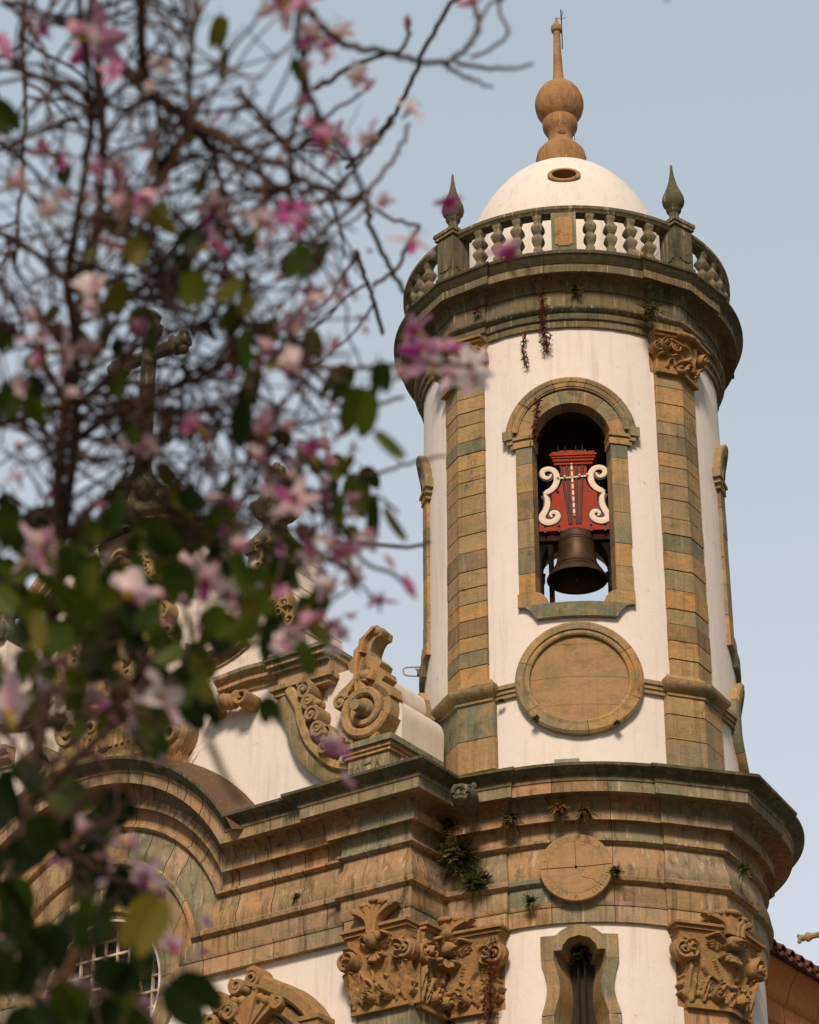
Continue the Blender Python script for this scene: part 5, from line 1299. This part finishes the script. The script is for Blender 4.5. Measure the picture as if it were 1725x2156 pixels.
def grass(P0, P1, n, H, label, seed):
    r4 = random.Random(seed); mb = MB(); P0, P1 = np.array(P0), np.array(P1)
    for i in range(n):
        p = P0 + (P1-P0)*r4.random() + np.array([r4.gauss(0, .05), r4.gauss(0, .05), 0]); d = np.array([r4.gauss(0, .35), r4.gauss(0, .35), 1]); L = H*r4.uniform(.5, 1.1)
        q_ = p + d*L*.6; e = q_ + np.array([d[0]*1.8, d[1]*1.8, .5])*L*.5; s_ = np.array([.006, 0, 0])
        mb.add([p-s_, p+s_, q_+s_*.8, q_-s_*.8, e], [[0, 1, 2, 3], [3, 2, 4]], r4.random())
    return obj('dry_grass', mb, M_GRASS, None, label, 'dry grass', 'tufts of dry grass on the ledges', smooth=0)
grass(tw(2.80, 25.5, 27.40), tw(2.80, 33.5, 27.40), 160, .30, 'tuft of dry orange grass between the right hand balusters', 31)
grass(F(UC - 1.3, ZC + 3.52, -.55), F(UC + .8, ZC + 3.72, -.55), 420, .42, 'long strip of dry orange grass on top of the arched hood', 32)
grass(F(UC - 1.85, ZC + 3.30, -.6), F(UC - 1.15, ZC + 3.58, -.6), 260, .50, 'thick bristling tuft of dry grass on the right shoulder of the hood', 33)
grass(tw(2.86, -38, 27.40), tw(2.86, -33, 27.40), 24, .18, 'few dry blades at the foot of the left balustrade post', 34)
# ------------------------------------------------------------------ blossoming tree in the foreground
tr = random.Random(17)
TB = np.array([-2.1, 4.3, 0.0])
tree = thing('flowering_tree', TB, 'orchid tree with bare tangled branches, pink blossoms and two-lobed leaves close to the camera', 'tree')
BR = []                                      # (points (px, py, depth), radius px start, end)
def br(pts, d0, d1, r0, r1, wob=6):
    n = len(pts); P = [(x, y, d0 + (d1-d0)*i/(n-1)) for i, (x, y) in enumerate(pts)]
    Q = smoothpts(P, 5)
    for i in range(1, len(Q)-1): Q[i][0] += tr.gauss(0, wob*.35); Q[i][1] += tr.gauss(0, wob*.35)
    BR.append((Q, np.linspace(r0, r1, len(Q))))
br([(-300, 2500), (-60, 2100), (60, 1700), (110, 1300), (125, 950), (165, 680), (205, 470), (215, 250), (195, 60), (190, -80)], 4.6, 4.9, 16, 9)
br([(110, 1300), (150, 1000), (160, 780), (150, 560), (185, 330), (190, 200), (160, -60)], 4.8, 4.4, 11, 7)
br([(190, 60), (250, 130), (300, 190), (352, 219), (403, 254), (481, 290), (543, 340), (560, 430), (570, 560)], 4.7, 4.3, 13, 5)
br([(300, -40), (297, 60), (303, 150), (335, 212), (403, 254)], 4.4, 4.5, 12, 10)
br([(403, 254), (440, 300), (460, 370), (478, 440), (472, 520), (480, 600), (520, 700)], 4.5, 4.7, 9, 5)
br([(403, 254), (370, 330), (330, 400), (300, 470), (250, 560)], 4.5, 4.2, 8, 5)
br([(403, 254), (398, 150), (410, 60), (425, -30)], 4.5, 4.6, 7, 6)
br([(205, 250), (160, 185), (80, 160), (35, 135), (-20, 60)], 4.7, 4.6, 8, 6)
br([(35, 135), (75, 85), (110, 0), (120, -30)], 4.7, 4.8, 5, 4)
br([(0, 5), (60, 15), (120, 40), (180, 60)], 4.8, 4.8, 4, 6)
br([(-10, 300), (50, 290), (100, 270), (160, 245)], 4.8, 4.7, 4, 7)
br([(205, 250), (240, 200), (290, 165), (305, 150)], 4.7, 4.5, 6, 5)
br([(55, -20), (48, 100), (52, 230), (45, 400), (30, 560)], 6.6, 6.6, 5, 4)
z2p = lambda L: [(539 + .3516*x, .3516*y) for x, y in L]
br(z2p([(250, -60), (320, 60), (390, 150), (530, 260), (700, 300), (850, 330), (1000, 372), (1150, 365), (1220, 320), (1290, 250), (1335, 150), (1310, 50), (1290, -30)]), 4.5, 4.9, 8, 5)
br(z2p([(1200, 368), (1330, 400), (1520, 410), (1660, 382)]), 4.9, 5.0, 5.5, 3.5)
br(z2p([(1130, 380), (1200, 430), (1260, 465), (1320, 480), (1420, 525)]), 4.9, 5.0, 5, 3)
br(z2p([(1290, 345), (1410, 290), (1510, 210), (1490, 140), (1450, 20), (1480, -10)]), 4.9, 5.3, 4, 3.5)
br(z2p([(1335, 130), (1370, 70), (1420, 10), (1490, -15)]), 4.9, 5, 4, 3)
br(z2p([(1240, -30), (1150, 40), (1040, 250), (960, 420), (870, 610), (760, 770), (640, 900), (540, 1010)]), 6.8, 7.2, 5.3, 5.3)
br(z2p([(290, 60), (250, 150), (285, 350), (310, 500), (370, 680), (395, 730)]), 4.4, 4.4, 7, 7)
br(z2p([(395, 150), (320, 260), (295, 380), (270, 600), (230, 740), (200, 870)]), 4.5, 4.6, 6, 6)
br(z2p([(350, 530), (480, 455), (620, 380), (760, 330), (880, 290), (920, 180), (905, 110)]), 6.0, 6.2, 6, 4)
br(z2p([(395, 720), (480, 650), (590, 590), (650, 535), (710, 500)]), 5.4, 5.4, 4.5, 3)
br(z2p([(395, 730), (300, 860), (205, 900), (170, 850), (60, 760), (0, 660), (-120, 560)]), 4.4, 4.6, 9, 6)
br(z2p([(380, 730), (470, 830), (560, 930), (610, 1070), (640, 1180), (560, 1205), (430, 1130), (300, 1080), (180, 1010)]), 4.4, 4.5, 6, 6)
br(z2p([(640, 1190), (700, 1250), (800, 1310), (980, 1352)]), 5.2, 6.4, 5, 4)
br(z2p([(660, 1240), (690, 1370), (780, 1550), (870, 1720), (930, 1850)]), 5.8, 6.2, 6, 5)
br(z2p([(600, 1500), (650, 1650), (700, 1780), (760, 2000)]), 7, 7.2, 5, 5)
br(z2p([(700, 1720), (840, 1610), (890, 1500), (980, 1360)]), 6.4, 6.4, 5, 4)
br(z2p([(920, 740), (870, 870), (800, 980), (690, 1120), (560, 1250), (430, 1360), (330, 1480)]), 5.2, 5.0, 4, 6)
br(z2p([(830, 720), (700, 880), (600, 1000), (500, 1110), (380, 1230)]), 6.0, 6.2, 4, 5)
br(z2p([(200, 870), (210, 1000), (190, 1130), (40, 1150), (-80, 1120)]), 4.5, 4.5, 7, 5)
br(z2p([(190, 1130), (230, 1250), (280, 1330), (330, 1430), (370, 1500), (380, 1560)]), 4.5, 4.4, 6, 4)
br([(505, 740), (570, 765), (640, 770), (700, 775), (790, 770), (870, 765), (960, 768), (1000, 775)], 4.3, 4.4, 7, 4)
br([(520, 700), (600, 780), (680, 830), (740, 870), (800, 850), (850, 835)], 4.5, 4.8, 6, 4)
br([(430, 850), (520, 900), (600, 960), (680, 985), (760, 1000), (830, 985), (880, 970), (940, 960)], 4.5, 5.2, 6, 3)
br([(520, 960), (600, 1000), (680, 1060), (730, 1120), (760, 1180), (830, 1210), (865, 1250)], 4.4, 4.6, 6, 4)
br([(600, 1040), (680, 1080), (780, 1040), (840, 1080)], 4.6, 4.7, 5, 3)
br([(540, 1150), (620, 1190), (700, 1180), (740, 1210), (790, 1260)], 4.5, 4.7, 5, 3)
br([(700, 1140), (860, 1150), (905, 1142)], 6.6, 6.9, 5, 4)
br([(440, 1560), (475, 1640), (510, 1690)], 3.2, 3.2, 9, 8, 2)
br([(60, 1700), (200, 1560), (330, 1480), (420, 1400), (560, 1350), (650, 1310)], 4.5, 4.3, 10, 4)
br([(110, 1300), (220, 1200), (330, 1130), (430, 1090), (540, 1040), (620, 1050)], 4.7, 4.4, 10, 4)
br([(125, 950), (230, 880), (330, 830), (430, 790), (505, 740)], 4.8, 4.4, 10, 7)
br([(140, 850), (90, 760), (40, 700), (-20, 660)], 4.8, 4.8, 7, 5)
br([(165, 680), (260, 640), (340, 560), (420, 470), (455, 440)], 4.7, 4.4, 8, 4)
br([(205, 470), (290, 420), (350, 340), (403, 254)], 4.8, 4.5, 6, 8)
br([(-20, 1250), (100, 1180), (200, 1060), (290, 1000), (360, 900), (420, 860)], 4.8, 4.4, 9, 6)
br([(-20, 900), (80, 870), (190, 830), (280, 740), (360, 700), (470, 680)], 5.0, 4.7, 9, 5)
br([(-20, 480), (60, 520), (140, 590), (230, 600), (320, 640), (420, 660)], 5.0, 4.8, 7, 5)
br([(60, 1700), (160, 1800), (250, 1850), (330, 1880)], 4.4, 4.2, 9, 4)
br([(-60, 2100), (80, 2000), (220, 1980), (340, 1960)], 4.4, 4.2, 10, 4)
br([(-60, 2100), (130, 2080), (260, 2100), (400, 2080)], 4.2, 4.1, 8, 4)
br([(-20, 1480), (90, 1520), (200, 1500), (330, 1480)], 4.2, 4.0, 7, 5)
# side twigs growing from the limbs, twice forked
def inside(x, y):                            # the side of the frame the crown fills
    lim = np.interp(y, [0, 200, 500, 760, 1000, 1300, 1450, 1600, 1750, 2156], [720, 760, 800, 800, 800, 760, 560, 400, 360, 400])
    return x < lim
def density(x, y):
    a = np.interp(y, [0, 300, 600, 900, 1700, 2156], [.26, .40, .85, 1.0, .85, .5]); b = np.interp(x, [0, 450, 620, 800], [1, .95, .5, .22]); return a*b
main = list(BR); lvl = main
for gen, (cnt, l0, l1, r0) in enumerate(((400, 120, 330, 4.6), (560, 70, 200, 3.4), (460, 40, 120, 2.6))):
    new = []; tries = 0
    while len(new) < cnt and tries < 9000:
        tries += 1
        Q, R_ = lvl[tr.randrange(len(lvl))]; k = tr.randrange(len(Q)-1)
        x, y, d = Q[k]
        if not inside(x, y) or not (-60 < y < 2200 and x > -60) or tr.random() > density(x, y): continue
        tx_, ty_ = Q[k+1][:2] - Q[k][:2]; a = atan2(ty_, tx_) + tr.choice((-1, 1))*tr.uniform(.4, 1.2)
        L = tr.uniform(l0, l1); n = 6; P = [(x, y, d)]; dd = tr.gauss(0, .25)
        for i in range(n):
            a += tr.gauss(.03, .22); px_, py_, pd_ = P[-1]; P.append((px_ + L/n*cos(a), py_ + L/n*sin(a), pd_ + dd/n))
        if not inside(P[-1][0], P[-1][1]): continue
        rr_ = min(r0*tr.uniform(.7, 1.25), R_[k]*.85); new.append((np.array(smoothpts(P, 2)), np.linspace(rr_, rr_*.55, 2*n+1)))
    BR += new; lvl = new + (main if gen == 0 else [])
def P3(x, y, d): return at_depth(x, y, d)
mbA, mbB = MB(), MB()
for Q, R_ in BR:
    pts = [P3(*q_) for q_ in Q]; rad = [r_*q_[2]/FPX for r_, q_ in zip(R_, Q)]
    big = R_[0] > 5.5
    tube(mbA if big else mbB, pts, rad, 7 if big else 5, tr.random(), True)
# trunk up from the ground outside the frame, joining the limbs
p0 = P3(-300, 2500, 4.6)
mbT = MB(); tube(mbT, smoothpts([TB, TB + (.05, .05, 1.0), (TB + p0)/2 + np.array([-.1, 0, .2]), p0, P3(-60, 2100, 4.63)], 5), np.linspace(.14, .014, 21), 14)
trunk = obj('trunk', mbT, M_BARK, tree)
obj('limbs', mbA, M_BARK, tree); obj('twigs', mbB, M_TWIG, tree)
# ---- leaves: two lobes from one stalk
def leaf_pts(L, Wd, fold, notch=.22):
    half = [(0, 0), (.16, -.05), (.34, .02), (.46, .22), (.50, .46), (.46, .72), (.34, .92), (.20, 1.0), (.07, .93), (0, 1-notch)]
    return [(x*Wd, -y*L, abs(x)*Wd*fold) for x, y in half], [(-x*Wd, -y*L, abs(x)*Wd*fold) for x, y in half]
mbL = MB()
def add_leaf(x, y, d, sz, rot=None, asp=None, rv=None, side=None):
    if 500 < x < 615 and 955 < y < 1165 and d < 6 and rot is None: return
    c = P3(x, y, d); sc = sz*d/FPX; L, Wd = sc, sc*(asp or tr.uniform(.55, .95))
    a = rot if rot is not None else tr.gauss(0, .45)
    vx = np.array([1, 0, 0.]); vz = np.array([0, -SP, CP]); vn = np.array([0, -CP, -SP])
    e = tr.gauss(0, .5) if side is None else side; t_ = tr.gauss(.1, .35)
    ex = vx*cos(a) + vz*sin(a); ez = -vx*sin(a) + vz*cos(a)
    ex = ex*cos(e) + vn*sin(e); n_ = np.cross(ex, ez); ez = ez*cos(t_) + n_*sin(t_); n_ = np.cross(ex, ez)
    f_ = tr.uniform(.15, .6); A_, B_ = leaf_pts(L, Wd, f_); top = c + ez*L*.5
    rv = tr.choice((.05, .2, .35, .5, .6, .75)) if rv is None else rv
    bend_ = tr.uniform(-.25, .35)
    for H_ in (A_, B_):
        rim = [top + ex*p[0] + ez*p[1] + n_*(p[2] + bend_*p[1]*p[1]/L) for p in H_]; mid = [top + ez*(-L*.78*k/9) + n_*(bend_*(L*.78*k/9)**2/L) for k in range(10)]
        q_ = [[(m_*(1-t) + r_*t) for t in (0, .5, 1)] for m_, r_ in zip(mid, rim)]
        mbL.grid(q_, max(0, min(1, rv + tr.gauss(0, .03))))
    tube(mbL, [top + ez*L*.25 + vx*tr.gauss(0, .1)*L, top + ez*.1*L, top], .0016, 4, .3, False)
LEAVES = [(460, 70, 80), (460, 133, 80), (640, 557, 95), (685, 545, 85), (710, 800, 100), (800, 797, 80), (755, 868, 120), (825, 942, 110), (515, 890, 110), (535, 735, 95), (652, 728, 90), (75, 850, 125), (785, 1095, 110), (842, 1100, 95), (716, 1090, 110), (625, 1140, 100), (240, 1090, 95), (335, 1135, 110), (465, 1180, 100), (525, 1200, 110), (205, 1315, 110), (420, 1470, 165), (320, 1565, 110), (572, 1492, 70), (500, 1330, 130), (580, 1345, 120), (640, 1390, 100), (660, 1340, 90), (455, 1330, 110), (10, 250, 90), (350, 465, 90), (415, 612, 95), (490, 620, 80), (285, 530, 90), (630, 150, 60), (250, 470, 80), (60, 1330, 110), (30, 1230, 100), (380, 1215, 100), (20, 840, 90), (610, 1030, 70), (680, 1250, 70), (130, 1240, 100)]
for x, y, s_ in LEAVES:
    thin = (x, y) in ((825, 942), (716, 1090), (785, 1095), (625, 1140))
    rv = {(652, 728): .9, (205, 1315): .72, (460, 70): .8, (75, 850): .6}.get((x, y))
    add_leaf(x, y, tr.uniform(3.7, 4.8), s_*.86, None, .32 if thin else None, rv)
add_leaf(305, 1950, 3.4, 125, -.45, .75, .87); add_leaf(405, 2095, 3.6, 110, .8, 1.1, .05, .1)
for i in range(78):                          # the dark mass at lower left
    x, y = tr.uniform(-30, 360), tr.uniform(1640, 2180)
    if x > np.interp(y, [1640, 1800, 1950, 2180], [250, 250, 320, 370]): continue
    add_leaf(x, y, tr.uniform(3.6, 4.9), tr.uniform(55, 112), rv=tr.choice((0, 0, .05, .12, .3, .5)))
for i in range(200):
    x, y = tr.uniform(-20, 620), tr.uniform(1050, 1560)
    if inside(x + 60, y + 60) and tr.random() < density(x, y): add_leaf(x, y, tr.uniform(3.8, 5), tr.uniform(40, 82))
for i in range(90):
    x, y = tr.uniform(-20, 660), tr.uniform(200, 1050)
    if tr.random() < density(x, y)*.9: add_leaf(x, y, tr.uniform(4, 5.4), tr.uniform(34, 70))
for i in range(46):                          # sprays reaching towards the tower at mid height
    x, y = tr.uniform(470, 790), tr.uniform(960, 1340)
    if inside(x + 10, y): add_leaf(x, y, tr.uniform(4.2, 5.6), tr.uniform(30, 66), rv=tr.choice((.1, .3, .5, .6, .7)))
# unseen branches and leaves added above the frame to keep sun off the tree
mbC = MB()
for i in range(90):
    a0 = np.array([tr.uniform(-3.0, .6), tr.uniform(2.0, 3.4), tr.uniform(4.9, 8.2)]); d_ = np.array([tr.gauss(0, .5), tr.gauss(0, .3), tr.gauss(0, .5)])
    tube(mbC, smoothpts([a0 - d_, a0 - d_*.3 + np.array([tr.gauss(0, .06), 0, tr.gauss(0, .06)]), a0 + d_*.4, a0 + d_], 3), np.linspace(.011, .004, 10), 5)
for zt, xt in ((6.0, -1.9), (7.2, -1.2), (6.6, -.4), (5.6, -2.6)): tube(mbC, smoothpts([P3(-60, 2100, 4.63), (-1.75, 3.9, 4.2), ((xt - 1.6)/2, 3.2, zt - .8), (xt, 2.7, zt), (xt + .4, 2.5, zt + 1.0)], 5), np.linspace(.035, .01, 21), 7)
obj('added_shade_branches', mbC, M_BARK, tree)
for i in range(650):
    p = np.array([tr.uniform(-3.2, .9), tr.uniform(1.7, 3.5), tr.uniform(4.8, 8.4)])
    if p[2] < 1.6 + p[1]*1.02: continue
    v_ = p - CAM; dp = v_ @ np.array([0, CP, SP]); px_ = CX + FPX*v_[0]/dp; py_ = CY - FPX*(v_ @ np.array([0, -SP, CP]))/dp
    add_leaf(px_, py_, np.linalg.norm(v_), .15*FPX/np.linalg.norm(v_), tr.uniform(-.8, .8), None, None, tr.uniform(-1.2, 1.2))
obj('leaves', mbL, M_LEAF, tree, smooth=60)
# ---- blossoms: five petals round stamens in a green calyx; a few variants, then copies
def blossom(open_, tone, seed):
    r5 = random.Random(seed); mb = MB()
    for k in range(5):
        a = 2*pi*k/5 + r5.gauss(0, .18); L = .052*r5.uniform(.85, 1.15); wd = .015*r5.uniform(.8, 1.2); tl = open_ + r5.gauss(0, .18); rows = []
        for i in range(8):
            v = i/7; w_ = wd*(.25 + 1.0*sin(pi*min(v*.85 + .08, 1))); out_ = L*(sin(tl)*v + .25*v*v); up_ = L*(cos(tl)*v - .28*v*v*open_)
            rows.append([(cos(a)*out_ - sin(a)*u*w_, sin(a)*out_ + cos(a)*u*w_, up_ + abs(u)*w_*.35 + r5.gauss(0, .0012)) for u in (-1, -.5, 0, .5, 1)])
        pt = tone if k else min(.72, tone + .3)
        mb.grid(rows, lambda i, j, pt=pt: max(0, min(.78, pt + (.25 if j in (1, 2) and k == 0 else 0) + (.14 if i < 2 else 0) - .012*i)))
    for k in range(5):
        a = 2*pi*k/5 + .4; tube(mb, [(0, 0, .005), (cos(a)*.010, sin(a)*.010, .030), (cos(a)*.020, sin(a)*.020, .042)], .0011, 4, .3); ball(mb, (cos(a)*.020, sin(a)*.020, .043), .0028, n=6, m=4, r=.95)
    lathe(mb, [(.001, -.034), (.004, -.03), (.0055, -.015), (.006, -.004), (.009, .004), (.003, .010)], n=8, r=.93)
    return mb
protos = []
FL = [(205, 85, 1.35, .62), (105, 325, 1.1, .4), (18, 392, 1.1, .45), (235, 415, 1.3, .3), (215, 472, 1.0, .45), (275, 425, 1.1, .35), (455, 440, 1.0, .3), (440, 520, .9, .6), (610, 437, .8, .7), (640, 470, .7, .68), (665, 78, .9, .4), (715, 78, 1.1, .2), (690, 298, 1.0, .66), (660, 275, .8, .68), (780, 292, .9, .2), (808, 425, .6, .2), (860, 235, .95, .05), (865, 512, 1.05, .3), (1075, 552, 1.15, .55), (945, 432, .75, .72), (895, 742, 1.1, .66), (858, 705, .85, .7), (985, 772, 1.1, .1), (912, 778, .9, .1), (940, 742, .95, .66), (1012, 768, 1.0, .05), (955, 790, .8, .2), (880, 700, .9, .68), (1000, 800, .7, .1), (840, 792, .9, .3), (660, 622, .8, .3), (620, 692, .9, .3), (585, 772, 1.1, .25), (125, 740, 1.5, .25), (75, 715, 1.1, .4), (165, 765, 1.1, .1), (420, 905, .95, .6), (660, 962, .9, .6), (620, 1052, 1.1, .4), (470, 1062, .9, .35), (500, 1150, .7, .4), (70, 1180, 1.5, .5), (90, 1150, 1.0, .62), (270, 1250, 1.3, .25), (340, 1262, 1.2, .3), (325, 1312, .9, .4), (335, 1472, 1.4, .02), (290, 1490, 1.2, .1), (20, 1505, 1.5, .02), (688, 1592, 1.2, .68), (655, 1312, .8, .55), (620, 1340, .8, .2), (800, 1272, .8, .68), (735, 1172, .8, .6), (305, 1845, .9, .5), (215, 1815, .8, .3), (100, 1785, .9, .45), (40, 1965, .95, .55), (352, 1985, .7, .3), (255, 2105, .9, .5), (165, 2090, .9, .15), (165, 1755, .8, .4), (625, 782, .75, .72), (205, 628, 1.2, .05), (545, 472, .9, .2), (340, 132, .8, .25), (600, 8, 1.1, .35), (640, 12, .9, .62), (82, 72, .7, .7), (705, 600, .6, .4), (300, 955, .9, .2), (565, 880, .8, .3), (545, 955, .8, .25), (430, 980, .8, .3), (655, 640, .7, .5), (225, 1120, .8, .3), (430, 1220, .9, .35), (390, 1190, .8, .4), (530, 1290, .8, .3), (190, 1480, .8, .5), (225, 1500, .7, .6), (110, 1420, .8, .35), (40, 1010, .8, .35), (330, 300, .7, .2), (770, 1130, .6, .3)]
PR = {}
SMALL = [(x + tr.gauss(0, 60), y + tr.gauss(0, 55), s_*tr.uniform(.4, .68), tr.choice((.02, .15, .3, .5, .62, .68))) for x, y, s_, tone in FL*3 if x < 780 and y > 50]
for x, y, s_, tone in FL:
    key = (round(tone*5)/5, tr.choice((.45, .75, 1.0, 1.25)))
    d = tr.uniform(3.9, 4.9)
    if x > 800: d = tr.uniform(4.4, 5.2)
    c = P3(x, y, d)
    if key not in PR:
        o = obj('flower', blossom(key[1], key[0], len(PR)+1), M_PETAL, tree, smooth=70, origin=(0, 0, 0)); PR[key] = o
    else:
        o = PR[key].copy(); COL.objects.link(o); o.parent = tree
    o.location = c - TB; k_ = s_*tr.uniform(.9, 1.1)*.66; o.scale = (k_, k_, k_)
    o.rotation_euler = (tr.gauss(.55, .5), tr.gauss(0, .6), tr.uniform(0, 6.28)); WLOC[o.name] = c
# the many small half-hidden blossoms, kept as one mass
from mathutils import Euler
mbM = MB(); bank = [blossom(o_, t_, 60 + i) for i, (o_, t_) in enumerate(((.4, .1), (.75, .3), (1.05, .05), (1.2, .25), (.5, .5), (.9, .62)))]
SPRAY = [(tr.uniform(470, 830), tr.uniform(900, 1330), tr.uniform(.4, .65), 0) for _ in range(55)]
for x, y, s_, tone in SMALL[:190] + [q_ for q_ in SPRAY if inside(q_[0], q_[1])]:
    c = P3(x, y, tr.uniform(3.9, 5.6)); k_ = s_*tr.uniform(.8, 1.1)*.72; B_ = bank[tr.randrange(6)]
    R3 = np.array(Euler((tr.gauss(.55, .6), tr.gauss(0, .7), tr.uniform(0, 6.28))).to_matrix())
    V = (np.array(B_.v)*k_) @ R3.T + c
    mbM.add(V, B_.f, B_.r)
obj('small_flowers', mbM, M_PETAL, tree, kind='stuff', smooth=70)
for (x, y, a, s_, d) in ((775, 182, .9, 34, 5.4), (858, 50, 1.6, 36, 6.2), (985, 5, .3, 42, 5), (1010, 34, 2.2, 20, 5), (730, 300, 1.2, 26, 5), (455, 250, .8, 24, 5), (300, 310, 1.2, 26, 5), (700, 1230, 1.1, 30, 4.6), (862, 1232, -1.2, 46, 4.5), (820, 1180, -1, 30, 4.6), (10, 95, -1.3, 60, 4.2)):
    c = P3(x, y, d); L = s_*d/FPX; ax = np.array([cos(a), 0, sin(a)]); mbU = MB()
    tube(mbU, [c - ax*L*.6, c - ax*L*.3, c, c + ax*L*.4, c + ax*L*.8], [L*.06, L*.16, L*.24, L*.18, L*.03], 8, tr.choice((.5, .62, .66))); obj('bud', mbU, M_PETAL, tree)
